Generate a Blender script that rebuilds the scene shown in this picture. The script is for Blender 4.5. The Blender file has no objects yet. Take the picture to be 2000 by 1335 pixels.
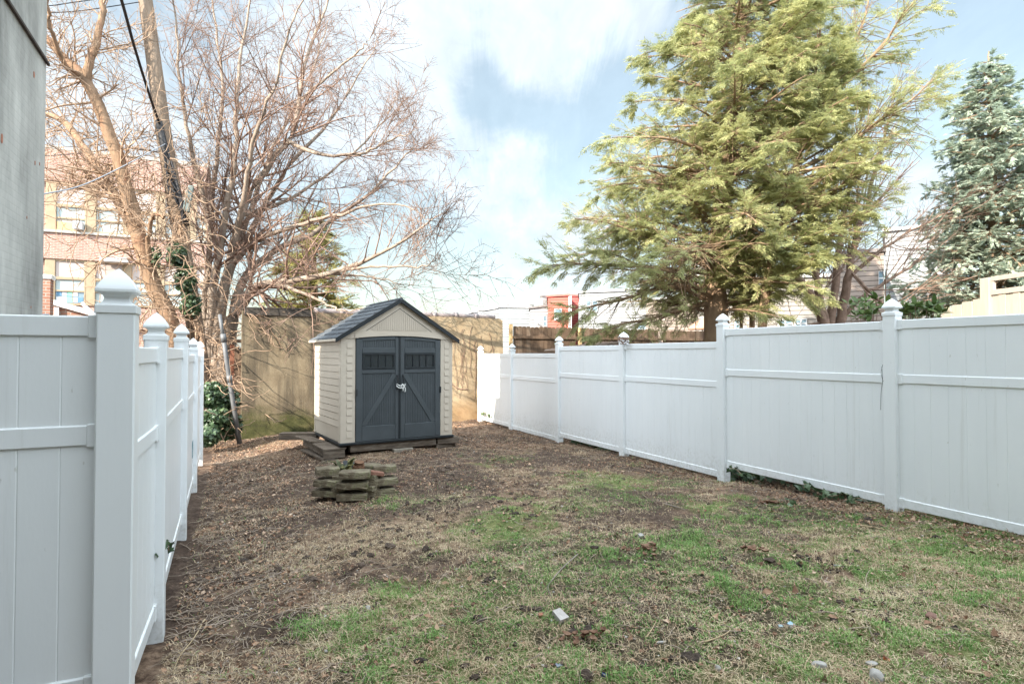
import bpy, math, random
import numpy as np
from mathutils import Matrix, Vector
R = math.radians
rng = np.random.default_rng(11)
random.seed(5)
scene = bpy.context.scene
COL = scene.collection

# ------------------------------------------------------------------ camera
EYE = 1.70
PITCH = R(1.12)
FPX = 1150.0
cam = bpy.data.objects.new('camera', bpy.data.cameras.new('camera'))
COL.objects.link(cam)
cam.data.sensor_width = 36.0
cam.data.lens = FPX / 2000 * 36
cam.data.clip_start = 0.05
cam.data.clip_end = 3000
cam.location = (0, 0, EYE)
cam.rotation_euler = (R(90) + PITCH, 0, 0)
scene.camera = cam

# ------------------------------------------------------------------ light
SUN_EL, SUN_AZ = R(28), (0.63, 0.777)          # where the light travels to, in plan
EXPOSURE = 1.9
SKY_STRENGTH, CLOUD_BRIGHT, CLOUD_FILL = 0.070, 0.285, 1.15
sl = bpy.data.lights.new('sun', 'SUN')
sl.energy = 3.9
sl.angle = R(0.53)
sl.color = (1.0, 0.91, 0.78)
sun = bpy.data.objects.new('sun', sl)
COL.objects.link(sun)
_h = math.hypot(*SUN_AZ)
ldir = Vector((SUN_AZ[0] / _h * math.cos(SUN_EL), SUN_AZ[1] / _h * math.cos(SUN_EL), -math.sin(SUN_EL)))
sun.rotation_euler = ldir.to_track_quat('-Z', 'Y').to_euler()
sun.location = (-20, -20, 30)
vs = scene.view_settings
vs.view_transform = 'Standard'
vs.look = 'None'
vs.exposure = EXPOSURE
vs.gamma = 1.0
vs.use_curve_mapping = False


def px_dir(x, y):
    c = Vector(((x - 1000) / FPX, 1.0, -(y - 667.5) / FPX))
    cp, sp = math.cos(PITCH), math.sin(PITCH)
    return Vector((c.x, c.y * cp - c.z * sp, c.y * sp + c.z * cp))


def at(x, y, Y):
    d = px_dir(x, y)
    return Vector((d.x / d.y * Y, Y, EYE + d.z / d.y * Y))


world = bpy.data.worlds.new('World')
scene.world = world
world.use_nodes = True
nt = world.node_tree
for n in list(nt.nodes):
    nt.nodes.remove(n)


def N(tree, t, **kw):
    n = tree.nodes.new(t)
    for k, v in kw.items():
        if k == 'op':
            n.operation = v
        else:
            setattr(n, k, v)
    return n


def setin(n, **kw):
    for k, v in kw.items():
        n.inputs[k.replace('_', ' ')].default_value = v


def math_node(tree, op, a, b=None, clamp=False):
    n = tree.nodes.new('ShaderNodeMath')
    n.operation = op
    n.use_clamp = clamp
    for i, s in enumerate((a, b)):
        if s is None:
            continue
        if isinstance(s, (int, float)):
            n.inputs[i].default_value = s
        else:
            tree.links.new(s, n.inputs[i])
    return n.outputs[0]


sky = N(nt, 'ShaderNodeTexSky', sky_type='NISHITA')
sky.sun_disc = False
sky.sun_elevation = SUN_EL
sky.sun_rotation = math.atan2(-SUN_AZ[0], -SUN_AZ[1]) % (2 * math.pi)
sky.air_density = 1.0
sky.dust_density = 1.6
sky.ozone_density = 0.7
tc = N(nt, 'ShaderNodeTexCoord')
# clouds: fractal noise over the dome, thicker in some quarters of the sky than in others
sep = N(nt, 'ShaderNodeSeparateXYZ')
nt.links.new(tc.outputs['Generated'], sep.inputs[0])
zc = math_node(nt, 'ADD', math_node(nt, 'MAXIMUM', sep.outputs[2], 0.0), 0.22)
comb = N(nt, 'ShaderNodeCombineXYZ')
nt.links.new(math_node(nt, 'DIVIDE', sep.outputs[0], zc), comb.inputs[0])
nt.links.new(math_node(nt, 'DIVIDE', sep.outputs[1], zc), comb.inputs[1])
mp = N(nt, 'ShaderNodeMapping')
mp.inputs['Rotation'].default_value = (0, 0, R(28))
mp.inputs['Scale'].default_value = (1.6, 0.75, 1.0)
nt.links.new(comb.outputs[0], mp.inputs[0])
n1 = N(nt, 'ShaderNodeTexNoise')
setin(n1, Scale=2.9, Detail=11.0, Roughness=0.64, Distortion=0.5)
nt.links.new(mp.outputs[0], n1.inputs[0])
acc = math_node(nt, 'MULTIPLY', math_node(nt, 'SUBTRACT', n1.outputs[0], 0.5), 3.0)
mpw = N(nt, 'ShaderNodeMapping')
mpw.inputs['Rotation'].default_value = (0, 0, R(-38))
mpw.inputs['Scale'].default_value = (6.5, .9, 1.0)
nt.links.new(comb.outputs[0], mpw.inputs[0])
nw_ = N(nt, 'ShaderNodeTexNoise')
setin(nw_, Scale=1.3, Detail=9.0, Roughness=0.66, Distortion=1.1)
nt.links.new(mpw.outputs[0], nw_.inputs[0])
acc = math_node(nt, 'ADD', acc, math_node(nt, 'MULTIPLY', math_node(nt, 'SUBTRACT', nw_.outputs[0], 0.5), 2.3))
BLOBS = [(860, 80, 190, 1.05), (720, 150, 150, .75), (760, 230, 90, .35), (1110, 60, 95, 1.1), (1040, 100, 70, .5), (620, 30, 150, .5),
         (1060, 400, 140, .75), (1000, 480, 170, .55), (930, 320, 80, .30), (210, 160, 200, .75), (100, 300, 170, .5),
         (330, 330, 150, .4), (640, 330, 150, .35), (560, 480, 150, .15), (1870, 220, 150, .45), (1800, 330, 200, .4), (1210, 10, 70, .7),
         (890, 240, 95, -.45), (990, 180, 70, -.3), (1080, 230, 150, -.65), (980, 280, 100, -.3), (1180, 190, 100, -.35), (1180, 330, 70, -.4), (1700, 40, 170, -.7), (1930, 60, 130, -.8),
         (440, 90, 130, -.45), (760, 480, 110, -.45), (870, 540, 90, -.3), (980, 560, 100, -.3), (520, 330, 100, -.2), (960, 590, 120, -.5), (300, 120, 80, -.3), (120, 60, 80, -.3)]
for bx, by, br, bw in BLOBS:
    d = px_dir(bx, by).normalized()
    vm = N(nt, 'ShaderNodeVectorMath', op='DOT_PRODUCT')
    nt.links.new(tc.outputs['Generated'], vm.inputs[0])
    vm.inputs[1].default_value = d
    mr = N(nt, 'ShaderNodeMapRange', interpolation_type='SMOOTHERSTEP')
    nt.links.new(vm.outputs['Value'], mr.inputs[0])
    mr.inputs[1].default_value = math.cos(br * 1.7 / FPX)
    mr.inputs[2].default_value = 1.0
    mr.inputs[3].default_value = 0.0
    mr.inputs[4].default_value = bw
    acc = math_node(nt, 'ADD', acc, mr.outputs[0])
cl = N(nt, 'ShaderNodeMapRange', interpolation_type='SMOOTHSTEP')
nt.links.new(acc, cl.inputs[0])
cl.inputs[1].default_value = -0.15
cl.inputs[2].default_value = 1.25
skm = N(nt, 'ShaderNodeVectorMath', op='MULTIPLY')
nt.links.new(sky.outputs[0], skm.inputs[0])
skm.inputs[1].default_value = (SKY_STRENGTH * 1.05, SKY_STRENGTH * 1.02, SKY_STRENGTH * .84)   # a little haze
mix = N(nt, 'ShaderNodeMix', data_type='RGBA')
nt.links.new(skm.outputs[0], mix.inputs[6])
n2 = N(nt, 'ShaderNodeTexNoise')
setin(n2, Scale=5.5, Detail=9.0, Roughness=0.6, Distortion=0.3)
nt.links.new(mp.outputs[0], n2.inputs[0])
cv = N(nt, 'ShaderNodeMapRange')
nt.links.new(n2.outputs[0], cv.inputs[0])
cv.inputs[1].default_value, cv.inputs[2].default_value = .3, .7
cv.inputs[3].default_value, cv.inputs[4].default_value = CLOUD_BRIGHT * .88, CLOUD_BRIGHT * 1.15
# bright cloud sheet added out of view, overhead and behind, to lift the shade
hz = N(nt, 'ShaderNodeMapRange', interpolation_type='SMOOTHSTEP')
nt.links.new(sep.outputs[2], hz.inputs[0])
hz.inputs[1].default_value, hz.inputs[2].default_value = .58, .85
hy = N(nt, 'ShaderNodeMapRange', interpolation_type='SMOOTHSTEP')
nt.links.new(sep.outputs[1], hy.inputs[0])
hy.inputs[1].default_value, hy.inputs[2].default_value = .35, -.25
sheet = math_node(nt, 'MAXIMUM', hz.outputs[0], hy.outputs[0])
bright = math_node(nt, 'ADD', cv.outputs[0], math_node(nt, 'MULTIPLY', sheet, CLOUD_FILL - CLOUD_BRIGHT))
veil = math_node(nt, 'ADD', math_node(nt, 'MULTIPLY', cl.outputs[0], .66), .34)      # thin high haze everywhere
nt.links.new(math_node(nt, 'MAXIMUM', veil, sheet), mix.inputs[0])
cc3 = N(nt, 'ShaderNodeVectorMath', op='SCALE')
cc3.inputs[0].default_value = (.88, 1.0, 1.10)
nt.links.new(bright, cc3.inputs['Scale'])
nt.links.new(cc3.outputs[0], mix.inputs[7])
bg = N(nt, 'ShaderNodeBackground')
nt.links.new(mix.outputs[2], bg.inputs[0])
bg.inputs[1].default_value = 1.0
wo = N(nt, 'ShaderNodeOutputWorld')
nt.links.new(bg.outputs[0], wo.inputs[0])

# ------------------------------------------------------------------ yard frame: u across (towards the fence on the sunny side), v away from the house
TH = math.atan2(0.473, 1.0)
NX, NY = math.cos(TH), math.sin(TH)


def uv2w(u, v):
    return np.array(u) * NX - np.array(v) * NY, np.array(u) * NY + np.array(v) * NX


def w2uv(x, y):
    return np.array(x) * NX + np.array(y) * NY, -np.array(x) * NY + np.array(y) * NX


# ------------------------------------------------------------------ noise and ground height
def _hash(ix, iy, s):
    h = (ix.astype(np.int64) * 374761393 + iy.astype(np.int64) * 668265263 + s * 1274126177) & 0xffffffff
    h = ((h ^ (h >> 13)) * 1274126177) & 0xffffffff
    return ((h ^ (h >> 16)) & 0xffff) / 65535.0


def vnoise(x, y, s=0):
    ix, iy = np.floor(x), np.floor(y)
    fx, fy = x - ix, y - iy
    fx = fx * fx * (3 - 2 * fx)
    fy = fy * fy * (3 - 2 * fy)
    a, b = _hash(ix, iy, s), _hash(ix + 1, iy, s)
    c, d = _hash(ix, iy + 1, s), _hash(ix + 1, iy + 1, s)
    return (a * (1 - fx) + b * fx) * (1 - fy) + (c * (1 - fx) + d * fx) * fy


def fbm(x, y, sc, s=0, oct=4):
    t, a, n = 0, 1.0, 0
    for i in range(oct):
        t = t + a * vnoise(x * sc + 17 * i, y * sc - 9 * i, s + i)
        n += a
        a *= .5
        sc *= 2.03
    return t / n


VL, DL = [-3, 0, 4.3, 6.8, 9.2, 11.7, 15, 18, 40], [1.66, 1.68, 1.79, 1.88, 1.92, 1.98, 2.0, 2.0, 2.1]
VM_, DM = [-3, 0, 4, 7, 9.2, 10.5, 12.5, 15.5, 18, 40], [1.5, 1.55, 1.63, 1.69, 1.725, 1.745, 1.76, 1.9, 2.0, 2.1]
VR, DR = [-3, 0, 3.8, 6.14, 8.44, 10.7, 13, 15.2, 18, 40], [1.45, 1.5, 1.60, 1.72, 1.79, 1.83, 1.87, 1.86, 2.0, 2.1]


def ground_z(x, y, bumps=True):
    x, y = np.asarray(x, float), np.asarray(y, float)
    u, v = w2uv(x, y)
    l, m, r = np.interp(v, VL, DL), np.interp(v, VM_, DM), np.interp(v, VR, DR)
    t1 = np.clip((u + .4) / 2.9, 0, 1)
    t2 = np.clip((u - 2.5) / 3.7, 0, 1)
    t1 = t1 * t1 * (3 - 2 * t1)
    t2 = t2 * t2 * (3 - 2 * t2)
    drop = np.where(u < 2.5, l * (1 - t1) + m * t1, m * (1 - t2) + r * t2)
    z = EYE - drop
    z = z - .07 * np.exp(-((u - 6.2) / .25) ** 2) * ss(3.9, 4.6, v) * ss(8.2, 6.2, v)
    if bumps:
        z = z + (fbm(x, y, 1.1, 3) - .5) * .09 + (fbm(x, y, 4.5, 8, 3) - .5) * .06 + (fbm(x, y, 12.0, 5, 2) - .5) * .04 * (.4 + 1.2 * ss(.45, .7, fbm(x, y, 1.7, 66, 2)))
    return z


def gz(x, y):
    return float(ground_z(x, y))


def ss(a, b, x):
    t = np.clip((x - a) / (b - a), 0, 1)
    return t * t * (3 - 2 * t)


def green_mask(x, y):
    u, v = w2uv(x, y)
    n = fbm(x, y, .85, 41, 4)
    bias = np.interp(v, [2, 4, 5.2, 6.3, 7.5, 9.5, 12], [.17, .15, .08, -.03, -.13, -.22, -.5])
    # greener corner on the fence side, bare strip beside the other fence
    bias = bias - .25 * ss(.9, .0, u) - .2 * ss(5.2, 6.2, u) + .05 * ss(3.0, 4.6, u) * ss(7.5, 5.5, v)
    fine = (fbm(x, y, 5.5, 77, 3) - .5) * .5
    return ss(.46, .66, n + bias + fine)


def dark_mask(x, y):
    u, v = w2uv(x, y)
    n = fbm(x, y, .7, 141, 4)
    b = .30 * ss(5.5, 7.0, v) * ss(11.5, 10, v) * ss(2.4, 1.2, u) + .07 * ss(5.5, 7.5, v) + .12 * ss(1.2, .2, u) + .05
    return ss(.5, .68, n + b + (fbm(x, y, 6, 99, 2) - .5) * .25)


# ------------------------------------------------------------------ objects
def tag(o, label=None, cat=None, group=None, kind=None):
    if label:
        o['label'] = label
    if cat:
        o['category'] = cat
    if group:
        o['group'] = group
    if kind:
        o['kind'] = kind
    return o


ROOT = {}


def thing(name, label, cat, loc=(0, 0, 0), rotz=0.0, group=None):
    o = bpy.data.objects.new(name, None)
    o.empty_display_size = .2
    COL.objects.link(o)
    o.location = loc
    o.rotation_euler = (0, 0, rotz)
    ROOT[o.name] = Matrix.Translation(Vector(loc)) @ Matrix.Rotation(rotz, 4, 'Z')
    return tag(o, label, cat, group)


def np_mesh(name, V, F, mat, parent=None, world=False, smooth=False, loc=None):
    """V (n,3); F one (m,k) array or a list of them; one mesh object"""
    V = np.asarray(V, float).reshape(-1, 3)
    Fs = F if isinstance(F, list) else [F]
    Fs = [np.asarray(f, int) for f in Fs if len(f)]
    M = ROOT.get(parent.name) if parent is not None else None
    if loc is not None and parent is None:
        V = V - np.array(loc)
    if M is not None and world:
        Mi = np.array(M.inverted())
        V = V @ Mi[:3, :3].T + Mi[:3, 3]
    me = bpy.data.meshes.new(name)
    me.vertices.add(len(V))
    me.vertices.foreach_set('co', V.astype(np.float32).ravel())
    idx = np.concatenate([f.ravel() for f in Fs])
    tot = np.concatenate([np.full(len(f), f.shape[1]) for f in Fs])
    st = np.concatenate([[0], np.cumsum(tot)[:-1]])
    me.loops.add(len(idx))
    me.loops.foreach_set('vertex_index', idx.astype(np.int32))
    me.polygons.add(len(tot))
    me.polygons.foreach_set('loop_start', st.astype(np.int32))
    me.polygons.foreach_set('use_smooth', np.full(len(tot), bool(smooth)))
    me.update(calc_edges=True)
    me.materials.append(mat)
    o = bpy.data.objects.new(name, me)
    COL.objects.link(o)
    if parent is not None:
        o.parent = parent
        if M is not None:
            ROOT[o.name] = M
    elif loc is not None:
        o.location = loc
    return o


class MB:
    def __init__(self, M=None):
        self.v, self.f, self.M = [], {}, M or Matrix.Identity(4)

    def add(self, vs, fs):
        b = len(self.v)
        self.v += [tuple(self.M @ Vector(p)) for p in vs]
        for f in fs:
            self.f.setdefault(len(f), []).append([i + b for i in f])

    def box(self, x0, x1, y0, y1, z0, z1):
        self.add([(x0, y0, z0), (x1, y0, z0), (x1, y1, z0), (x0, y1, z0), (x0, y0, z1), (x1, y0, z1), (x1, y1, z1), (x0, y1, z1)],
                 [(0, 3, 2, 1), (4, 5, 6, 7), (0, 1, 5, 4), (1, 2, 6, 5), (2, 3, 7, 6), (3, 0, 4, 7)])

    def cbox(self, x0, x1, y0, y1, z0, z1, c=.004):
        """box with chamfered edges"""
        pts = {}
        X, Y, Z = (x0, x1), (y0, y1), (z0, z1)
        vs = []
        for i in (0, 1):
            for j in (0, 1):
                for k in (0, 1):
                    s = [1 if q == 0 else -1 for q in (i, j, k)]
                    p = (X[i], Y[j], Z[k])
                    for ax in range(3):
                        q = [p[m] + (0 if m == ax else c * s[m]) for m in range(3)]
                        pts[i, j, k, ax] = len(vs)
                        vs.append(q)
        fs = []
        for s in (0, 1):
            fs.append([pts[s, a, b, 0] for a, b in ((0, 0), (1, 0), (1, 1), (0, 1))][::(1 if s else -1)])
            fs.append([pts[a, s, b, 1] for a, b in ((0, 0), (1, 0), (1, 1), (0, 1))][::(-1 if s else 1)])
            fs.append([pts[a, b, s, 2] for a, b in ((0, 0), (1, 0), (1, 1), (0, 1))][::(1 if s else -1)])
        for a in (0, 1):
            for b in (0, 1):
                fs.append([pts[0, a, b, 1], pts[1, a, b, 1], pts[1, a, b, 2], pts[0, a, b, 2]])
                fs.append([pts[a, 0, b, 0], pts[a, 1, b, 0], pts[a, 1, b, 2], pts[a, 0, b, 2]])
                fs.append([pts[a, b, 0, 0], pts[a, b, 1, 0], pts[a, b, 1, 1], pts[a, b, 0, 1]])
        for i in (0, 1):
            for j in (0, 1):
                for k in (0, 1):
                    fs.append([pts[i, j, k, 0], pts[i, j, k, 1], pts[i, j, k, 2]])
        self.add(vs, fs)

    def prism(self, poly, a0, a1, axis='y'):
        """closed 2-D outline pushed along an axis; poly in the other two axes"""
        n = len(poly)
        mk = {'y': lambda p, a: (p[0], a, p[1]), 'x': lambda p, a: (a, p[0], p[1]), 'z': lambda p, a: (p[0], p[1], a)}[axis]
        vs = [mk(p, a0) for p in poly] + [mk(p, a1) for p in poly]
        fs = [list(range(n))[::-1], list(range(n, 2 * n))]
        fs += [(i, (i + 1) % n, n + (i + 1) % n, n + i) for i in range(n)]
        self.add(vs, fs)

    def rings(self, rs, cap=True):
        n = len(rs[0])
        vs = [p for r in rs for p in r]
        fs = []
        for k in range(len(rs) - 1):
            for i in range(n):
                j = (i + 1) % n
                fs.append((k * n + i, k * n + j, (k + 1) * n + j, (k + 1) * n + i))
        if cap:
            fs += [list(range(n))[::-1], list(range((len(rs) - 1) * n, len(rs) * n))]
        self.add(vs, fs)

    def tube(self, pts, r, n=8, cap=True):
        pts = [Vector(p) for p in pts]
        rr = r if isinstance(r, (list, tuple)) else [r] * len(pts)
        rs = []
        ref = Vector((.13, .31, .94))
        for i, p in enumerate(pts):
            t = (pts[min(i + 1, len(pts) - 1)] - pts[max(i - 1, 0)]).normalized()
            rf = ref if abs(t.dot(ref)) < .9 else Vector((1, 0, .2))
            a = t.cross(rf).normalized()
            b = t.cross(a)
            rs.append([p + (a * math.cos(q) + b * math.sin(q)) * rr[i] for q in [2 * math.pi * k / n for k in range(n)]])
        self.rings(rs, cap)

    def build(self, name, mat, parent=None, world=False, smooth=False, loc=None, fix=True):
        o = np_mesh(name, self.v, [np.array(f) for f in self.f.values()], mat, parent, world, smooth, loc)
        if fix:
            import bmesh
            bm = bmesh.new()
            bm.from_mesh(o.data)
            bmesh.ops.recalc_face_normals(bm, faces=bm.faces)
            bm.to_mesh(o.data)
            bm.free()
        return o


# ------------------------------------------------------------------ materials
def mat(name, cols, scale=3.0, detail=6.0, rough=.8, bump=0.0, bscale=30.0, island=0.0, spec=.3, trans=0.0, stretch=(1, 1, 1), pos=None, metallic=0.0, nrough=.6):
    m = bpy.data.materials.new(name)
    m.use_nodes = True
    t = m.node_tree
    b = t.nodes['Principled BSDF']
    b.inputs['Roughness'].default_value = rough
    b.inputs['Specular IOR Level'].default_value = spec
    b.inputs['Metallic'].default_value = metallic
    if not isinstance(cols[0], (tuple, list)):
        cols = [cols]
    tcn = N(t, 'ShaderNodeTexCoord')
    mpn = N(t, 'ShaderNodeMapping')
    mpn.inputs['Scale'].default_value = stretch
    t.links.new(tcn.outputs['Object'], mpn.inputs[0])
    if len(cols) > 1:
        no = N(t, 'ShaderNodeTexNoise')
        setin(no, Scale=scale, Detail=detail, Roughness=nrough)
        t.links.new(mpn.outputs[0], no.inputs[0])
        fac = no.outputs[0]
        mrn = N(t, 'ShaderNodeMapRange')
        t.links.new(fac, mrn.inputs[0])
        mrn.inputs[1].default_value = .28
        mrn.inputs[2].default_value = .72
        fac = mrn.outputs[0]
        if island:
            g = N(t, 'ShaderNodeNewGeometry')
            fac = math_node(t, 'ADD', math_node(t, 'MULTIPLY', fac, 1 - island), math_node(t, 'MULTIPLY', g.outputs['Random Per Island'], island))
        r = N(t, 'ShaderNodeValToRGB')
        while len(r.color_ramp.elements) < len(cols):
            r.color_ramp.elements.new(.5)
        for i, c in enumerate(cols):
            r.color_ramp.elements[i].position = (pos[i] if pos else i / (len(cols) - 1))
            r.color_ramp.elements[i].color = (*c, 1)
        t.links.new(fac, r.inputs[0])
        t.links.new(r.outputs[0], b.inputs['Base Color'])
        csock = r.outputs[0]
    else:
        b.inputs['Base Color'].default_value = (*cols[0], 1)
        csock = None
    if bump:
        nb = N(t, 'ShaderNodeTexNoise')
        setin(nb, Scale=bscale, Detail=5.0)
        t.links.new(mpn.outputs[0], nb.inputs[0])
        bn = N(t, 'ShaderNodeBump')
        bn.inputs['Strength'].default_value = bump
        bn.inputs['Distance'].default_value = .02
        t.links.new(nb.outputs[0], bn.inputs['Height'])
        t.links.new(bn.outputs[0], b.inputs['Normal'])
    if trans:
        tr = N(t, 'ShaderNodeBsdfTranslucent')
        if csock:
            t.links.new(csock, tr.inputs[0])
        else:
            tr.inputs[0].default_value = (*cols[0], 1)
        mx = N(t, 'ShaderNodeMixShader')
        mx.inputs[0].default_value = trans
        t.links.new(b.outputs[0], mx.inputs[1])
        t.links.new(tr.outputs[0], mx.inputs[2])
        t.links.new(mx.outputs[0], t.nodes['Material Output'].inputs[0])
    return m


def mat_courses(name, cols, mortar, bw=.21, bh=.07, gap=.010, rough=.9, bump=.5, flat=0.0, streak=0.0):
    """brick or lap siding, laid out in the object's own x+y / z"""
    m = bpy.data.materials.new(name)
    m.use_nodes = True
    t = m.node_tree
    b = t.nodes['Principled BSDF']
    b.inputs['Roughness'].default_value = rough
    b.inputs['Specular IOR Level'].default_value = .25
    tcn = N(t, 'ShaderNodeTexCoord')
    sp = N(t, 'ShaderNodeSeparateXYZ')
    t.links.new(tcn.outputs['Object'], sp.inputs[0])
    cb = N(t, 'ShaderNodeCombineXYZ')
    t.links.new(math_node(t, 'ADD', sp.outputs[0], sp.outputs[1]), cb.inputs[0])
    t.links.new(sp.outputs[2], cb.inputs[1])
    br = N(t, 'ShaderNodeTexBrick')
    t.links.new(cb.outputs[0], br.inputs[0])
    br.inputs['Scale'].default_value = 1.0
    br.inputs['Brick Width'].default_value = bw
    br.inputs['Row Height'].default_value = bh
    br.inputs['Mortar Size'].default_value = gap
    br.inputs['Mortar Smooth'].default_value = .3
    br.inputs['Color1'].default_value = (*cols[0], 1)
    br.inputs['Color2'].default_value = (*cols[1], 1)
    br.inputs['Mortar'].default_value = (*mortar, 1)
    no = N(t, 'ShaderNodeTexNoise')
    setin(no, Scale=1.3, Detail=8.0, Roughness=.65)
    mpn = N(t, 'ShaderNodeMapping')
    mpn.inputs['Scale'].default_value = (1, 1, .35)
    t.links.new(tcn.outputs['Object'], mpn.inputs[0])
    t.links.new(mpn.outputs[0], no.inputs[0])
    r = N(t, 'ShaderNodeMapRange')
    t.links.new(no.outputs[0], r.inputs[0])
    r.inputs[1].default_value, r.inputs[2].default_value = .3, .7
    r.inputs[3].default_value, r.inputs[4].default_value = 1 - .35 * streak - .15, 1.12
    mx = N(t, 'ShaderNodeVectorMath', op='SCALE')
    t.links.new(br.outputs[0], mx.inputs[0])
    t.links.new(r.outputs[0], mx.inputs['Scale'])
    t.links.new(mx.outputs[0], b.inputs['Base Color'])
    bn = N(t, 'ShaderNodeBump')
    bn.inputs['Strength'].default_value = bump
    bn.inputs['Distance'].default_value = .008
    bn.invert = True
    hh = math_node(t, 'SUBTRACT', br.outputs['Fac'], math_node(t, 'MULTIPLY', no.outputs[0], .3))
    t.links.new(hh, bn.inputs['Height'])
    t.links.new(bn.outputs[0], b.inputs['Normal'])
    return m


M = {}
def mat_vinyl():
    m = mat('white_vinyl', [(.735, .755, .765), (.80, .815, .82)], scale=1.7, rough=.36, spec=.4, bump=.02, bscale=90, stretch=(1, 1, .3))
    t = m.node_tree
    b = t.nodes['Principled BSDF']
    src = b.inputs['Base Color'].links[0].from_socket
    tcn = N(t, 'ShaderNodeTexCoord')
    sp = N(t, 'ShaderNodeSeparateXYZ')
    t.links.new(tcn.outputs['Object'], sp.inputs[0])
    def noise(sc, st, det=8, ro=.65):
        mp_ = N(t, 'ShaderNodeMapping')
        mp_.inputs['Scale'].default_value = st
        t.links.new(tcn.outputs['Object'], mp_.inputs[0])
        n = N(t, 'ShaderNodeTexNoise')
        setin(n, Scale=sc, Detail=det, Roughness=ro)
        t.links.new(mp_.outputs[0], n.inputs[0])
        return n.outputs[0]
    def band(v, a, c):
        r = N(t, 'ShaderNodeMapRange', interpolation_type='SMOOTHSTEP')
        t.links.new(v, r.inputs[0])
        r.inputs[1].default_value, r.inputs[2].default_value = a, c
        return r.outputs[0]
    splash = math_node(t, 'MULTIPLY', band(math_node(t, 'ADD', sp.outputs[2], math_node(t, 'MULTIPLY', noise(7, (1, 1, 1)), -.7)), .14, -.30), band(noise(26, (1, 1, 1)), .40, .66))
    streak = math_node(t, 'MULTIPLY', band(noise(5, (3, 3, .12)), .56, .80), .20)
    scuff = math_node(t, 'MULTIPLY', band(noise(38, (1, 1, .35), 4, .5), .705, .76), .35)
    dirt = math_node(t, 'MAXIMUM', math_node(t, 'MAXIMUM', math_node(t, 'MULTIPLY', splash, .38), streak), scuff)
    mx = N(t, 'ShaderNodeMix', data_type='RGBA')
    t.links.new(dirt, mx.inputs[0])
    t.links.new(src, mx.inputs[6])
    mx.inputs[7].default_value = (.36, .34, .27, 1)
    t.links.new(mx.outputs[2], b.inputs['Base Color'])
    return m


M['vinyl'] = mat_vinyl()
M['beige'] = mat('beige_resin', [(.41, .35, .28), (.47, .405, .33)], scale=2.5, rough=.6, bump=.08, bscale=120)
M['beige_trim'] = mat('beige_trim', [(.45, .385, .31), (.50, .435, .355)], scale=2.5, rough=.6, bump=.06, bscale=120)
M['door'] = mat('slate_resin', [(.046, .054, .059), (.062, .071, .077)], scale=4, rough=.55, bump=.12, bscale=160)
M['door_dark'] = mat('dark_slate_resin', [(.011, .014, .016), (.016, .02, .023)], scale=5, rough=.5)
M['pane'] = mat('tinted_pane', [(.014, .018, .02), (.02, .025, .028)], scale=3, rough=.12, spec=.6)
M['roof'] = mat('slate_roof', [(.04, .048, .056), (.075, .085, .095), (.115, .125, .135)], scale=7, rough=.6, bump=.2, bscale=60, island=.6)
M['black'] = mat('black_resin', [(.018, .02, .022), (.03, .032, .034)], scale=6, rough=.6)
M['rope'] = mat('white_rope', [(.6, .6, .58), (.75, .75, .72)], scale=30, rough=.9)
M['old_wood'] = mat('weathered_timber', [(.05, .04, .032), (.13, .10, .075), (.21, .175, .14)], scale=5, rough=.9, bump=.5, bscale=50, stretch=(1, 1, 6))
M['old_wood_x'] = mat('weathered_planks', [(.05, .04, .032), (.13, .10, .075), (.20, .16, .125)], scale=6, rough=.9, bump=.5, bscale=40, stretch=(.4, 3, 3))
M['paver'] = mat('mossy_concrete', [(.075, .058, .042), (.125, .10, .066), (.20, .17, .115), (.15, .155, .065)], scale=7, rough=.95, bump=.7, bscale=45, pos=(0, .42, .66, 1))
M['brown_wet'] = mat('rotten_leaves', [(.015, .013, .01), (.05, .045, .02), (.09, .06, .03)], scale=14, rough=.6, island=.5)
M['fence_wood'] = mat('stained_boards', [(.075, .05, .034), (.15, .10, .068), (.22, .165, .12)], scale=4, rough=.9, island=.5, bump=.3, bscale=40, stretch=(4, 4, .7))
M['new_wood'] = mat('pale_boards', [(.33, .275, .225), (.43, .37, .31)], scale=4, rough=.85, island=.4, stretch=(4, 4, .5))
M['post_wood'] = mat('yellow_post_wood', [(.40, .27, .13), (.5, .36, .2)], scale=4, rough=.85, stretch=(4, 4, .5))
M['tile'] = mat('glazed_clay', [(.22, .185, .185), (.34, .29, .285)], scale=6, rough=.3, spec=.5)
M['flash'] = mat('tarred_board', [(.03, .027, .025), (.10, .085, .07)], scale=9, rough=.9, bump=.4, stretch=(.4, 2, 3))
M['bark'] = mat('pale_bark', [(.14, .105, .08), (.26, .205, .16), (.36, .295, .24)], scale=5, rough=.95, bump=.8, bscale=18, stretch=(1, 1, .35))
M['twig'] = mat('brown_twigs', [(.15, .092, .068), (.28, .19, .145)], scale=1.5, rough=.9)
M['vine'] = mat('tan_vines', [(.22, .145, .095), (.40, .285, .20)], scale=2.0, rough=.9, island=.7)
M['red_bark'] = mat('vine_covered_bark', [(.12, .078, .05), (.25, .165, .105), (.23, .11, .065)], scale=4, rough=.95, bump=.9, bscale=14, stretch=(1, 1, .3))
M['pole'] = mat('pole_timber', [(.16, .115, .08), (.26, .20, .15)], scale=5, rough=.95, bump=.6, bscale=30, stretch=(3, 3, .15))
M['pipe_black'] = mat('black_conduit', [(.012, .012, .013), (.025, .025, .026)], scale=6, rough=.5)
M['pipe'] = mat('galvanised_pipe', [(.09, .093, .097), (.17, .173, .178)], scale=9, rough=.6, bump=.2, metallic=.35, stretch=(1, 1, .3))
M['greybox'] = mat('grey_green_metal', [(.16, .20, .19), (.22, .26, .25)], scale=4, rough=.5)
M['cable'] = mat('black_cable', [(.015, .015, .018), (.03, .03, .034)], scale=5, rough=.6)
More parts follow.
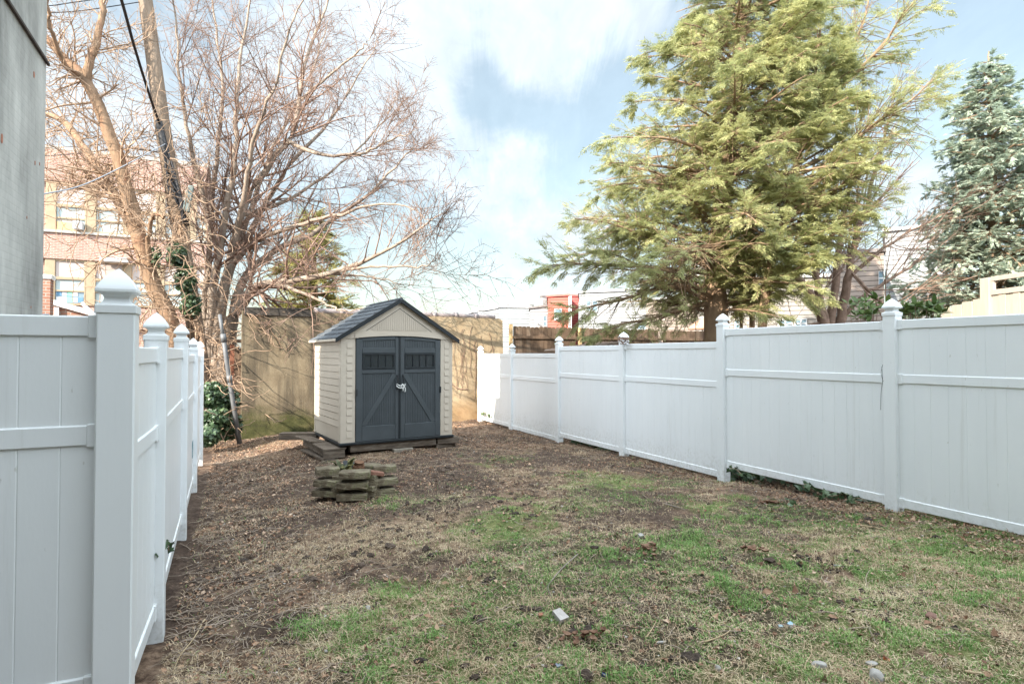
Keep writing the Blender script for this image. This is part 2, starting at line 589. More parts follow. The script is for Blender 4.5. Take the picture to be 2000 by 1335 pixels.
M['greycable'] = mat('grey_cable', [(.22, .24, .27), (.3, .32, .35)], scale=5, rough=.6)
M['hem_leaf'] = mat('hemlock_needles', [(.15, .195, .10), (.39, .40, .18), (.60, .56, .29)], scale=.9, rough=.6, island=.45, trans=.48)
M['hem_bark'] = mat('hemlock_bark', [(.14, .095, .062), (.31, .21, .135)], scale=5, rough=.95, bump=.8, bscale=16, stretch=(1, 1, .3))
M['spruce_leaf'] = mat('blue_spruce_needles', [(.19, .25, .20), (.39, .465, .38), (.56, .56, .39)], scale=1.2, rough=.6, island=.4, trans=.3)
M['pine_leaf'] = mat('yellow_conifer_needles', [(.18, .18, .06), (.32, .28, .09)], scale=1.2, rough=.6, island=.4, trans=.3)
M['ivy'] = mat('ivy_leaves', [(.015, .035, .014), (.04, .075, .03), (.09, .13, .055)], scale=3, rough=.4, island=.7, spec=.45)
M['shrub'] = mat('shrub_leaves', [(.04, .075, .02), (.13, .18, .05)], scale=3, rough=.45, island=.7, trans=.2)
M['grass'] = mat('grass_blades', [(.09, .20, .05), (.175, .32, .085), (.40, .45, .18)], scale=1.3, rough=.6, island=.55, trans=.25)
M['straw'] = mat('dead_grass', [(.22, .145, .085), (.45, .34, .21), (.66, .55, .38)], scale=1.1, rough=.8, island=.6)
M['leaf'] = mat('dead_leaves', [(.075, .04, .026), (.21, .115, .07), (.36, .225, .14), (.52, .39, .29)], scale=2, rough=.8, island=.85)
M['stick'] = mat('dry_sticks', [(.17, .125, .095), (.40, .32, .25)], scale=2, rough=.9, island=.7)
M['stone'] = mat('pale_stone', [(.25, .23, .21), (.42, .40, .37)], scale=8, rough=.9, bump=.5, bscale=30)
M['clod'] = mat('dark_soil', [(.02, .015, .012), (.08, .058, .045)], scale=14, rough=1, bump=.8, bscale=50)
# ------------------------------------------------------------------ ground: one sheet, fine in the yard, reaching the horizon
def spaced(lo, hi, step, far):
    a = np.arange(lo, hi + 1e-6, step)
    g, s = [], step
    x = hi
    while x < far:
        s *= 1.5
        x += s
        g.append(x)
    h, s = [], step
    x = lo
    while x > -far:
        s *= 1.5
        x -= s
        h.append(x)
    return np.concatenate([h[::-1], a, g])


gu, gv = spaced(-1.4, 7.4, .03, 700), np.concatenate([1.2 - np.cumsum(.05 * 1.5 ** np.arange(23))[::-1], np.arange(1.2, 9.0, .03), np.arange(9.0, 17.4, .05), 17.4 + np.cumsum(.09 * 1.5 ** np.arange(22))])
UU, VV = np.meshgrid(gu, gv)
gx, gy = uv2w(UU, VV)
gzz = ground_z(gx, gy)
# soil heaped against the shed base and hollows scraped in the lawn
for hx, hy, hr, hd in [(1140, 1080, .16, .05), (1120, 1240, .13, .045), (1170, 1255, .12, .04), (1750, 1190, .2, .05), (1600, 1100, .22, .05), (1390, 1240, .13, .04), (1330, 1070, .16, .04), (1900, 1090, .2, .04)]:
    p = at(hx, hy, 1150 * 1.62 / (hy - 690))
    gzz -= hd * np.exp(-((gx - p.x) ** 2 + (gy - p.y) ** 2) / hr ** 2 * 1.4)
Vg = np.stack([gx, gy, gzz], -1).reshape(-1, 3)
nv, nu = UU.shape
ii = np.arange(nu * nv).reshape(nv, nu)
Fg = np.stack([ii[:-1, :-1], ii[:-1, 1:], ii[1:, 1:], ii[1:, :-1]], -1).reshape(-1, 4)

gm = bpy.data.materials.new('yard_soil')
gm.use_nodes = True
t = gm.node_tree
b = t.nodes['Principled BSDF']
b.inputs['Roughness'].default_value = .95
b.inputs['Specular IOR Level'].default_value = .15
tcn = N(t, 'ShaderNodeTexCoord')


def tnoise(scale, detail=8, rough=.65, dist=0.0):
    n = N(t, 'ShaderNodeTexNoise')
    setin(n, Scale=scale, Detail=detail, Roughness=rough, Distortion=dist)
    t.links.new(tcn.outputs['Object'], n.inputs[0])
    return n.outputs[0]


def ramp(fac, cols, pos):
    r = N(t, 'ShaderNodeValToRGB')
    while len(r.color_ramp.elements) < len(cols):
        r.color_ramp.elements.new(.5)
    for e, c, p in zip(r.color_ramp.elements, cols, pos):
        e.position = p
        e.color = (*c, 1)
    t.links.new(fac, r.inputs[0])
    return r.outputs[0]


def cmix(fac, a, c):
    m = N(t, 'ShaderNodeMix', data_type='RGBA')
    t.links.new(fac, m.inputs[0])
    t.links.new(a, m.inputs[6])
    t.links.new(c, m.inputs[7])
    return m.outputs[2]


att = N(t, 'ShaderNodeAttribute', attribute_name='cover')
sepc = N(t, 'ShaderNodeSeparateColor')
t.links.new(att.outputs['Color'], sepc.inputs[0])
soil = ramp(tnoise(9, 10, .72), [(.032, .020, .015), (.12, .076, .052), (.28, .19, .13), (.46, .355, .26)], [.3, .46, .6, .74])
moss = ramp(tnoise(14, 10, .7), [(.04, .055, .018), (.13, .165, .05), (.32, .32, .14)], [.3, .5, .72])
dark = ramp(tnoise(16, 10, .7), [(.022, .015, .012), (.07, .048, .037), (.19, .135, .10)], [.3, .52, .74])
col = cmix(math_node(t, 'MULTIPLY', sepc.outputs[0], .8), soil, moss)
col = cmix(math_node(t, 'MULTIPLY', sepc.outputs[1], .85), col, dark)
t.links.new(col, b.inputs['Base Color'])
bn = N(t, 'ShaderNodeBump')
bn.inputs['Strength'].default_value = .9
bn.inputs['Distance'].default_value = .03
t.links.new(tnoise(40, 8, .75), bn.inputs['Height'])
t.links.new(bn.outputs[0], b.inputs['Normal'])
ground = np_mesh('ground', Vg, Fg, gm, smooth=True)
tag(ground, 'bare and mossy yard soil sloping gently between the white fences', 'ground', kind='structure')
ca = ground.data.color_attributes.new('cover', 'FLOAT_COLOR', 'POINT')
cc = np.stack([green_mask(gx, gy), dark_mask(gx, gy), np.zeros_like(gx), np.ones_like(gx)], -1).reshape(-1)
ca.data.foreach_set('color', cc.astype(np.float32))


# ------------------------------------------------------------------ white vinyl fences
def vinyl_post(root, x, y, ztip, ang, s=.127):
    zg = gz(x, y) - .25
    k = s / .127
    zc = ztip - .178 * k
    MM = Matrix.Translation((x, y, 0)) @ Matrix.Rotation(ang, 4, 'Z')
    def ring(h, z, c=.12):
        q = h * (1 - c)
        return [(q, -h, z), (h, -q, z), (h, q, z), (q, h, z), (-q, h, z), (-h, q, z), (-h, -q, z), (-q, -h, z)]
    m = MB(MM)
    h = s / 2
    m.rings([ring(h, zg, .09), ring(h, zc + .01, .09)])
    p = m.build('fence_post', M['vinyl'], root, world=True)
    c = MB(MM)
    prof = [(.0665, .0), (.0685, .002), (.0685, .030), (.066, .033), (.056, .037), (.046, .046), (.0425, .056), (.0425, .062), (.046, .070), (.056, .078), (.0675, .081), (.0685, .084)]
    for i in range(1, 11):
        u = i / 10
        prof.append((.0685 * (1 - u ** 1.75) * (1 - .06 * math.sin(u * math.pi)) + .002, .084 + .094 * u))
    c.rings([ring(w * k, zc + z * k, .05) for w, z in prof])
    c.build('post_cap', M['vinyl'], p, world=True)
    return p


def vinyl_panel(root, A, B, zt, h, side, cut=.058, drop=0.0):
    """A, B post centres; side +1/-1 chooses the face with rails proud towards the yard"""
    A, B = Vector((*A, 0)), Vector((*B, 0))
    L = (B - A).length
    ang = math.atan2(B.y - A.y, B.x - A.x)
    MM = Matrix.Translation(A) @ Matrix.Rotation(ang, 4, 'Z')
    x0, x1 = cut, L - cut
    zb = zt - h
    m = MB(MM)
    nb = max(1, round((x1 - x0) / .152))
    w = (x1 - x0) / nb
    d, g = .011, .004
    front, back = [], []
    for i in range(nb):
        a = x0 + i * w
        front += [(a, d - .003), (a + g, d), (a + w - g, d)]
        back += [(a, -d + .003), (a + g, -d), (a + w - g, -d)]
    front.append((x1, d - .003))
    back.append((x1, -d + .003))
    z0, z1 = zb + .03, zt - .03
    for row, fl in ((front, 1), (back, 0)):
        n = len(row)
        m.add([(p[0], p[1], z0) for p in row] + [(p[0], p[1], z1) for p in row], [(i, i + 1, n + i + 1, n + i) if fl else (i + 1, i, n + i, n + i + 1) for i in range(n - 1)])
    pan = m.build('fence_panel', M['vinyl'], root, world=True, fix=False)
    rw = .092
    for za in (zt - rw, zt - .315 * h - rw / 2, zb):
        r = MB(MM)
        q = .021
        c = .006
        for ys in (1,):
            r.prism([(-q, za + c), (-q + c, za), (q - c, za), (q, za + c), (q, za + rw - c), (q - c, za + rw), (-q + c, za + rw), (-q, za + rw - c)], x0 - .012, x1 + .012, 'x')
        for bx in (x0 - .004, x1 - .052):
            r.cbox(bx, bx + .056, -q - .006, q + .006, za - .006, za + rw + .005, .004)
        r.build('rail', M['vinyl'], pan, world=True)
    return pan


# fence on the far right side of the yard, stepping down towards the back
fr = thing('vinyl_fence', 'long white vinyl fence stepping down towards the tan wall and shed', 'fence', (2.9, 8.2, gz(2.9, 8.2)), 0, 'white vinyl fences round the yard')
RP = [(2411, None), (1743, .566), (1412, .555), (1218, .375), (1092, .362), (1000, .238), (933, .213)]
rposts = []
for xk, tip in RP:
    Yk = 7820.0 / (xk - 456)
    rposts.append((6.8 - .473 * Yk, Yk, tip if tip else .57))
rposts[-1] = (6.8 - .473 * 16.2, 16.2, .213)
for X, Y, tip in rposts:
    vinyl_post(fr, X, Y, EYE + tip, TH)
for i, (zt, h) in enumerate([(.341, 1.90), (.335, 1.895), (.163, 1.885), (.145, 1.87), (.0, 1.83), (-.002, 1.80)]):
    vinyl_panel(fr, rposts[i][:2], rposts[i + 1][:2], EYE + zt, h, 1)

# fence beside the grey house, turning a corner next to the camera
fl = thing('vinyl_fence', 'white vinyl fence turning a corner beside the grey house and running back to the ivy', 'fence', (-3.2, 5.95, gz(-3.2, 5.95)), 0, 'white vinyl fences round the yard')
AL = math.atan2(.491, 1.0)
def left_face(Y):
    return -.375 - .487 * Y
lp = []
for Y, tip in [(2.68, .385), (3.78, .262), (5.95, .298), (8.15, .213), (10.3, .213)]:
    X = left_face(Y) - (.078 if Y < 3 else .068) - (.035 if Y < 3 else 0)
    lp.append((X, Y, tip))
    vinyl_post(fl, X, Y, EYE + tip, AL, .147 if Y < 3 else .127)
for i, (zt, h) in enumerate([(.035, 1.70), (.045, 1.74), (-.02, 1.76), (-.03, 1.78)]):
    vinyl_panel(fl, lp[i + 1][:2], lp[i][:2], EYE + zt, h, 1)
fx, fy = lp[0][:2]
wx, wy = fx - 2.2 * NX, fy - 2.2 * NY
vinyl_panel(fl, (wx, wy), (fx, fy), EYE + .166, 1.68, -1)
vinyl_post(fl, wx, wy, EYE + .385, TH, .147)
# maker's sticker left on the third panel
q = Vector((lp[3][0], lp[3][1], 0)) - Vector((lp[2][0], lp[2][1], 0))
st = MB(Matrix.Translation((lp[2][0], lp[2][1], 0)) @ Matrix.Rotation(math.atan2(q.y, q.x), 4, 'Z'))
Lq = q.length
st.cbox(Lq - .30, Lq - .10, -.0165, -.0125, .30, .52, .001)
sticker = st.build('sticker', mat('teal_print', [(.01, .13, .19), (.03, .2, .27)], scale=6, rough=.3), fl, world=True)
st = MB(Matrix.Translation((lp[2][0], lp[2][1], 0)) @ Matrix.Rotation(math.atan2(q.y, q.x), 4, 'Z'))
for k in range(3):
    st.box(Lq - .28, Lq - .13 - .03 * k, -.018, -.0166, .335 + k * .03, .348 + k * .03)
st.build('printed_lines', M['rope'], sticker, world=True)

# ------------------------------------------------------------------ tan stucco wall
WR, WL = Vector((-.22, 17.0, 0)), Vector((-6.23, 13.6, 0))
wa = math.atan2(WR.y - WL.y, WR.x - WL.x)
WLn = (WR - WL).length
sw = bpy.data.materials.new('stained_stucco')
sw.use_nodes = True
t = sw.node_tree
b = t.nodes['Principled BSDF']
b.inputs['Roughness'].default_value = .95
b.inputs['Specular IOR Level'].default_value = .15
tcn = N(t, 'ShaderNodeTexCoord')
mpv = N(t, 'ShaderNodeMapping')
mpv.inputs['Scale'].default_value = (1.5, 1.5, .16)
t.links.new(tcn.outputs['Object'], mpv.inputs[0])
nst = N(t, 'ShaderNodeTexNoise')
setin(nst, Scale=1.6, Detail=8.0, Roughness=.62)
t.links.new(mpv.outputs[0], nst.inputs[0])
spz = N(t, 'ShaderNodeSeparateXYZ')
t.links.new(tcn.outputs['Object'], spz.inputs[0])
# streaks run down the darker end of the wall only
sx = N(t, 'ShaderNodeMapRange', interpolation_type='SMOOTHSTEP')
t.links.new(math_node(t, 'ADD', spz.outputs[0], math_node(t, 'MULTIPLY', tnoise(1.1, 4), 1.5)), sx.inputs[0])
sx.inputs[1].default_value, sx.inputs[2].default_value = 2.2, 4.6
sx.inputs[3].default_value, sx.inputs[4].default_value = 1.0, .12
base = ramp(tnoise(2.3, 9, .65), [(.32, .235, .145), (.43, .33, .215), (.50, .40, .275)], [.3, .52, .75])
base = cmix(sx.outputs[0], base, ramp(tnoise(2.3, 9, .65), [(.145, .112, .075), (.225, .18, .12), (.29, .24, .165)], [.3, .52, .75]))  # darker base at this end paints in the shade of the trees
stain = ramp(nst.outputs[0], [(.055, .045, .034), (.12, .098, .07)], [.3, .7])
sm = N(t, 'ShaderNodeMapRange', interpolation_type='SMOOTHSTEP')
t.links.new(nst.outputs[0], sm.inputs[0])
sm.inputs[1].default_value, sm.inputs[2].default_value = .64, .43
col = cmix(math_node(t, 'MULTIPLY', math_node(t, 'MULTIPLY', sm.outputs[0], sx.outputs[0]), .85), base, stain)
# moss and rising damp along the foot
mz = N(t, 'ShaderNodeMapRange', interpolation_type='SMOOTHSTEP')
t.links.new(math_node(t, 'ADD', spz.outputs[2], math_node(t, 'MULTIPLY', tnoise(1.7, 6), -1.5)), mz.inputs[0])
mz.inputs[1].default_value, mz.inputs[2].default_value = -.45, .10
mz.inputs[3].default_value, mz.inputs[4].default_value = 1.0, 0.0
mossc = ramp(tnoise(5, 8, .7), [(.022, .024, .013), (.06, .065, .022), (.13, .11, .055)], [.3, .5, .75])
col = cmix(math_node(t, 'MULTIPLY', math_node(t, 'MULTIPLY', mz.outputs[0], sx.outputs[0]), .9), col, mossc)
# rust-orange damp at the foot of the paler end
oz = N(t, 'ShaderNodeMapRange', interpolation_type='SMOOTHSTEP')
t.links.new(math_node(t, 'ADD', spz.outputs[2], math_node(t, 'MULTIPLY', tnoise(2.4, 6), -1.0)), oz.inputs[0])
oz.inputs[1].default_value, oz.inputs[2].default_value = -.25, .45
oz.inputs[3].default_value, oz.inputs[4].default_value = .6, 0.0
orange = ramp(tnoise(7, 6), [(.30, .15, .06), (.42, .26, .12)], [.35, .7])
col = cmix(math_node(t, 'MULTIPLY', oz.outputs[0], math_node(t, 'SUBTRACT', 1.0, sx.outputs[0])), col, orange)
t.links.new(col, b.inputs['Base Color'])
bn = N(t, 'ShaderNodeBump')
bn.inputs['Strength'].default_value = .5
bn.inputs['Distance'].default_value = .02
t.links.new(tnoise(28, 8, .7), bn.inputs['Height'])
t.links.new(bn.outputs[0], b.inputs['Normal'])
zw = EYE - 2.0
wall = thing('stucco_wall', 'tall tan stucco wall with dark water stains behind the shed', 'wall', (WL.x, WL.y, zw), wa)
m = MB()
hw = 3.0
nseg = 40
top = [hw + .012 * math.sin(i * 2.1) for i in range(nseg + 1)]
o_ = [(0, -.4)] + [(WLn, -.4)] + [(WLn * (1 - i / nseg), top[nseg - i]) for i in range(nseg + 1)]
# slightly eaten end by the board fence
o_[2] = (WLn - .06, hw - .05)
m.prism(o_, 0, .26, 'y')
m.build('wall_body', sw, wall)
x = 1.65
k = 0
while x < WLn - .45:
    l = .62
    xe = min(x + l, WLn - .12)
    c = MB()
    tilt = random.uniform(-.012, .012)
    zc = hw + .045
    c.tube([(x, .12, zc - tilt), (x + .04, .12, zc - tilt), (xe - .04, .12, zc + tilt), (xe, .12, zc + tilt)], [.078, .078, .074, .074], 12)
    c.tube([(x - .03, .12, zc - tilt), (x + .075, .12, zc - tilt)], [.094, .094], 12)
    c.build('coping_tile', M['tile'], wall, smooth=True)
    x = xe + .004
m = MB()
m.cbox(.0, 1.58, -.035, .30, hw + .02, hw + .055, .006)
m.cbox(.03, 1.56, -.034, -.006, hw - .11, hw + .018, .006)
m.build('flashing_board', M['flash'], wall)
m = MB()
for i in range(3):
    m.cbox(.02 + i * .5, .45 + i * .5, -.03 - .01 * i, .20, hw + .057, hw + .075 + .008 * i, .006)
m.build('loose_slate', M['flash'], wall)

# ------------------------------------------------------------------ dog-eared board fence beyond the white one
bf = thing('board_fence', 'brown dog-eared board fence between the tan wall and the hemlock trunk', 'fence', (3.0, 18.6, EYE - 2.0), TH)
inv = ROOT[bf.name].inverted()
s0 = (inv @ Vector((-.1, 17.07, 0))).x
yb = (inv @ Vector((-.1, 17.07, 0))).y
ztop = 2.0 + .79
def board_run(xa, xb, name, parent, zt, M_, y0, w=.135, zb=-.2, ear=.032, th=.02, dz=0.0):
    m = MB()
    n = int((xb - xa) / (w + .006))
    for i in range(n):
        a = xa + i * (w + .006)
        z = zt + random.uniform(-.012, .012) + dz * (a - xa)
        yy = y0 + random.uniform(-.004, .004)
        m.prism([(a, zb), (a + w, zb), (a + w, z - ear), (a + w - ear * .55, z - .006), (a + w - ear, z), (a + ear, z), (a + ear * .55, z - .006), (a, z - ear)], yy, yy + th, 'y')
    return m.build(name, M_, parent)
board_run(s0 + .16, s0 + 2.36, 'board_panel', bf, ztop, M['fence_wood'], yb)
board_run(s0 + 2.50, s0 + 5.6, 'board_panel', bf, ztop - .01, M['fence_wood'], yb)
board_run(s0 + 5.66, s0 + 9.4, 'board_panel', bf, ztop - .02, M['fence_wood'], yb)
for xa, xb, mm_ in ((s0 + .1, s0 + 2.36, 'fence_wood'), (s0 + 2.46, s0 + 9.4, 'fence_wood')):
    for zr_ in (.36, 1.6):
        m = MB()
        m.cbox(xa, xb, yb - .045, yb - .006, ztop - zr_, ztop - zr_ + .085, .004)
        m.build('rail', M[mm_], bf)
for px_ in (s0 + .02, s0 + 2.37):
    m = MB()
    m.cbox(px_, px_ + .09, yb - .06, yb + .03, -.3, ztop + (.06 if px_ < s0 + 1 else .0), .006)
    m.build('fence_post', M['post_wood'], bf)

# ------------------------------------------------------------------ pale board fence with a framed top rail near the spruce
pf_a, pf_b = at(1838, 600, 13.2), at(2080, 600, 10.4)
pa = math.atan2(pf_b.y - pf_a.y, pf_b.x - pf_a.x)
pf = thing('plank_fence', 'pale new plank fence with a capped post standing in front of the blue spruce', 'fence', (pf_a.x, pf_a.y, EYE - 1.9), pa)
Lp = (pf_b - pf_a).length
pi_ = ROOT[pf.name].inverted()
def pfx(x):
    # where the view ray through column x meets the fence line
    d = px_dir(x, 600)
    k = d.x / d.y
    e = (pf_b - pf_a).normalized()
    s = (k * pf_a.y - pf_a.x) / (e.x - k * e.y)
    return s, pf_a.y + e.y * s
xs = [1838, 1858, 1878, 1899, 1921]
for i in range(len(xs) - 1):
    a, Ya = pfx(xs[i])
    b_, Yb = pfx(xs[i + 1])
    zt = 1.9 + (690 - [601, 596, 590, 585][i]) / 1150 * Ya
    m = MB()
    m.cbox(a + .011, b_ - .011, 0, .022, -.2, zt, .004)
    m.build('plank', M['new_wood'], pf)
a, Ya = pfx(1918)
b_, Yb = pfx(1936)
m = MB()
m.cbox(a, b_, -.05, .07, -.3, 1.9 + (690 - 544) / 1150 * Ya, .008)
m.build('fence_post', M['new_wood'], pf)
a, Ya = pfx(1938)
for (yt, yb_, nm) in ((540, 549, 'top_rail'), (566, 576, 'rail')):
    m = MB()
    m.cbox(a, Lp + .6, -.03, .04, 1.9 + (690 - yb_) / 1150 * Ya, 1.9 + (690 - yt) / 1150 * Ya, .005)
    m.build(nm, M['new_wood'], pf)
m = MB()
m.cbox(a, a + .055, -.025, .035, 1.9 + (690 - 566) / 1150 * Ya, 1.9 + (690 - 549) / 1150 * Ya, .004)
m.build('upright', M['new_wood'], pf)
k = a
i = 0
while k < Lp + .5:
    m = MB()
    m.cbox(k, k + .15, .004 - (i % 2) * .015, .03, -.2, 1.9 + (690 - 577) / 1150 * Ya, .004)
    m.build('plank', M['new_wood'], pf)
    k += .157
    i += 1

# ------------------------------------------------------------------ grey painted house beside the yard; the corner is seen, the rest shades the yard
HY = 6.74
hc = at(83, 600, HY)
M['grey_brick'] = mat_courses('grey_painted_brick', [(.52, .515, .48), (.545, .54, .505)], (.515, .51, .475), .21, .072, .008, .97, .22, streak=1.3)
M['trim_dark'] = mat('dark_joint', [(.04, .032, .03), (.09, .07, .06)], scale=6, rough=.9)
gh = thing('grey_house', 'tall grey painted brick house wall rising behind the corner of the white fence', 'house', (hc.x, hc.y, EYE - 2.2), TH)
m = MB()
Hh = 9.9
m.box(-3.0, 0, -17.0, 0, -.4, Hh)
m.build('wall', M['grey_brick'], gh)
m = MB()
m.box(-9, -3.002, -17.0, -2.7, -.4, Hh - .3)
m.build('main_block', M['grey_brick'], gh)
m = MB()
q_ = ROOT[gh.name].inverted() @ Vector((*uv2w(0, -5.5), 0))
m.box(.002, 16, -17.0, q_.y, -.4, Hh - .6)  # unseen block behind the camera, added to cut sky light from the rear
m.build('rear_light_block', M['grey_brick'], gh)
m = MB()
# rusty ledge stepping out of the wall
zl = 2.2 + (690 - 113) / 1150 * HY
m.cbox(.001, .030, -16.9, .03, zl - .05, zl - .015, .004)
m.build('ledge', M['trim_dark'], gh)
m = MB()
m.cbox(-3.1, .12, -17.2, .1, Hh, Hh + .22, .02)
m.build('cornice', M['grey_brick'], gh)
bb_ = mat('bare_brick', [(.34, .12, .07), (.42, .2, .13)], scale=30, rough=.9)
for (x, y, s_) in ((3, 270, .05), (66, 146, .04), (68, 318, .025), (77, 320, .02), (52, 425, .02), (60, 600, .015)):
    d = px_dir(x, y)
    # meet the wall plane
    nrm = Vector((NX, NY, 0))
    kk = (nrm.dot(hc) - 0) / nrm.dot(d)
    p = Vector((0, 0, EYE)) + d * kk
    l = ROOT[gh.name].inverted() @ p
    pk = MB()
    pk.prism([(l.y + s_ * math.cos(q) * random.uniform(.4, .8), l.z + s_ * math.sin(q) * random.uniform(.6, 1.1)) for q in [k * math.pi / 4 for k in range(8)]], .0015, .004, 'x')
    pk.build('bare_brick_patch', bb_, gh)

# small brick lean-to with white guttering against that house
l0, l1 = at(88, 620, 14.5), at(100, 620, 14.5)
bc = thing('brick_pier', 'narrow red brick pier with a white cap beside the grey house corner', 'pier', (l0.x, l0.y, EYE - 2.2), TH)
M['brick'] = mat_courses('red_brick', [(.30, .13, .085), (.38, .20, .14)], (.36, .32, .28), .22, .075, .012, .9, .5)
m = MB()
m.box(-.3, .13, -.15, .15, -.2, 2.2 + (690 - 546) / 1150 * 14.5)
m.build('pier_body', M['brick'], bc)
m = MB()
m.cbox(-.33, .17, -.18, .18, 2.2 + (690 - 546) / 1150 * 14.5, 2.2 + (690 - 537) / 1150 * 14.5, .02)
m.build('cap', M['vinyl'], bc)
lt0 = at(98, 600, 15.5)
lt = thing('lean_to', 'small brick lean-to with white gutter and fascia under the school windows', 'lean-to', (lt0.x, lt0.y, EYE - 2.2), TH)
m = MB()
zz = lambda y, Y: 2.2 + (690 - y) / 1150 * Y
m.prism([(0, -.2), (1.6, -.2), (1.6, zz(634, 15.7)), (0, zz(594, 15.5))], 0, 2.0, 'y')
m.build('wall', M['brick'], lt)
m = MB()
m.prism([(-.05, zz(592, 15.5)), (1.7, zz(633, 15.7)), (1.7, zz(623, 15.7)), (-.05, zz(582, 15.5))], -.12, 2.1, 'y')
m.build('fascia', M['vinyl'], lt)
m = MB()
m.tube([(.72, -.2, zz(590, 15.5)), (.98, -.22, zz(612, 15.5)), (1.0, -.22, .2)], .05, 8)
m.build('downpipe', M['vinyl'], lt)
m = MB()
m.box(.1, .2, -.08, -.002, 0, zz(600, 15.5))
m.build('fascia_post', M['vinyl'], lt)
# ------------------------------------------------------------------ garden shed
SA = R(32)
W_, D_ = 2.10, 1.75
lf = at(664, 866.3, 10.0)
ZB = lf.z
shed = thing('garden_shed', 'beige resin garden shed with slate grey double doors and dark shingled gable roof', 'shed', (lf.x, lf.y, ZB), SA)
HE, HP = 1.80, 2.46
# side and back walls with lap boards
def lap_wall(name, M_, n=13, z0=.27, z1=HE, L=D_, frame=Matrix.Identity(4), skirt=True):
    m = MB(frame)
    m.box(0, L, .012, .05, .01, z1)
    hb = (z1 - z0) / n
    for i in range(n):
        a, c = z0 + i * hb, z0 + (i + 1) * hb
        m.prism([(-.009, a), (-.009, a + .005), (-.002, c - .009), (.013, c - .009), (.013, a)], .10, L - .06, 'x')
    if skirt:
        k = .10
        while k < L - .07:
            m.box(k, k + .052, .001, .013, .03, z0 - .01)
            k += .06
    m.cbox(0, .10, -.008, .013, .01, z1, .004)
    m.cbox(L - .06, L, -.008, .013, .01, z1, .004)
    return m.build(name, M_, shed)
# side facing away from the fence: local x=0, running along +y; turn so that its outward face is -x
lap_wall('side_wall', M['beige'], frame=Matrix(((0, 1, 0, 0), (1, 0, 0, 0), (0, 0, 1, 0), (0, 0, 0, 1))))
lap_wall('side_wall', M['beige'], frame=Matrix(((0, -1, 0, W_), (1, 0, 0, 0), (0, 0, 1, 0), (0, 0, 0, 1))))
m = MB()
m.prism([(.01, 0.01), (W_ - .01, .01), (W_ - .01, HE), (W_ / 2, HP - .05), (.01, HE)], D_ - .05, D_ - .002, 'y')
m.build('back_wall', M['beige'], shed)
# front corner panels with a column of little shake marks
for x0, x1, sx0, sx1 in ((0.0, .255, .105, .20), (W_ - .245, W_, W_ - .165, W_ - .075)):
    m = MB()
    m.cbox(x0, x1, -.012, .05, 0, HE - .005, .006)
    n = 13
    for i in range(n):
        a = .09 + i * (HE - .14) / n
        c = a + (HE - .14) / n - .006
        m.prism([(-.024, a), (-.0125, a), (-.0125, c - .010), (-.014, c - .010)], sx0, sx1, 'x')
    m.build('corner_panel', M['beige_trim'], shed)
# gable: arched lower edge, inset grooved triangle
xa, xb = .255, W_ - .245
xm = (xa + xb) / 2
def arch(x):
    return HE + .045 - .05 * ((x - xm) / ((xb - xa) / 2)) ** 2
m = MB()
ov = .06
pts = [(-.02, HE - .012), (xa, HE - .012)] + [(xa + (xb - xa) * i / 16, arch(xa + (xb - xa) * i / 16)) for i in range(17)] + [(xb, HE - .012), (W_ + .02, HE - .012), (W_ / 2, HP - .02)]
m.prism(pts, -.03, .03, 'y')
gab = m.build('gable', M['beige_trim'], shed)
m = MB()
# projecting arch band
up = [(xa - .02 + (xb - xa + .04) * i / 16, arch(xa + (xb - xa) * i / 16) + .07) for i in range(17)]
lo = [(xa - .02 + (xb - xa + .04) * i / 16, arch(xa + (xb - xa) * i / 16) - .004) for i in range(17)]
m.prism(lo + up[::-1], -.048, -.0305, 'y')
m.build('arch_band', M['beige_trim'], gab)
m = MB()
zi0, zi1 = HE + .135, HP - .155
half = (zi1 - zi0) / (HP - HE) * (W_ / 2) * .98
k = -half
while k < half - .01:
    h0 = zi0
    a, c = k, k + .034
    za, zc_ = zi1 - abs(a) / half * (zi1 - zi0), zi1 - abs(c) / half * (zi1 - zi0)
    if min(za, zc_) > zi0 + .004:
        m.prism([(W_ / 2 + a, zi0), (W_ / 2 + c, zi0), (W_ / 2 + c, zc_), (W_ / 2 + a, za)], -.036, -.0305, 'y')
    k += .040
m.build('gable_panel', M['beige'], gab)
# thin dark reveal round that triangle
m = MB()
for s in (-1, 1):
    m.prism([(W_ / 2 + s * (half + .03), zi0 - .012), (W_ / 2 + s * (half + .045), zi0 - .012), (W_ / 2, zi1 + .028), (W_ / 2, zi1 + .018)], -.034, -.0305, 'y')
m.build('panel_reveal', M['door_dark'], gab)

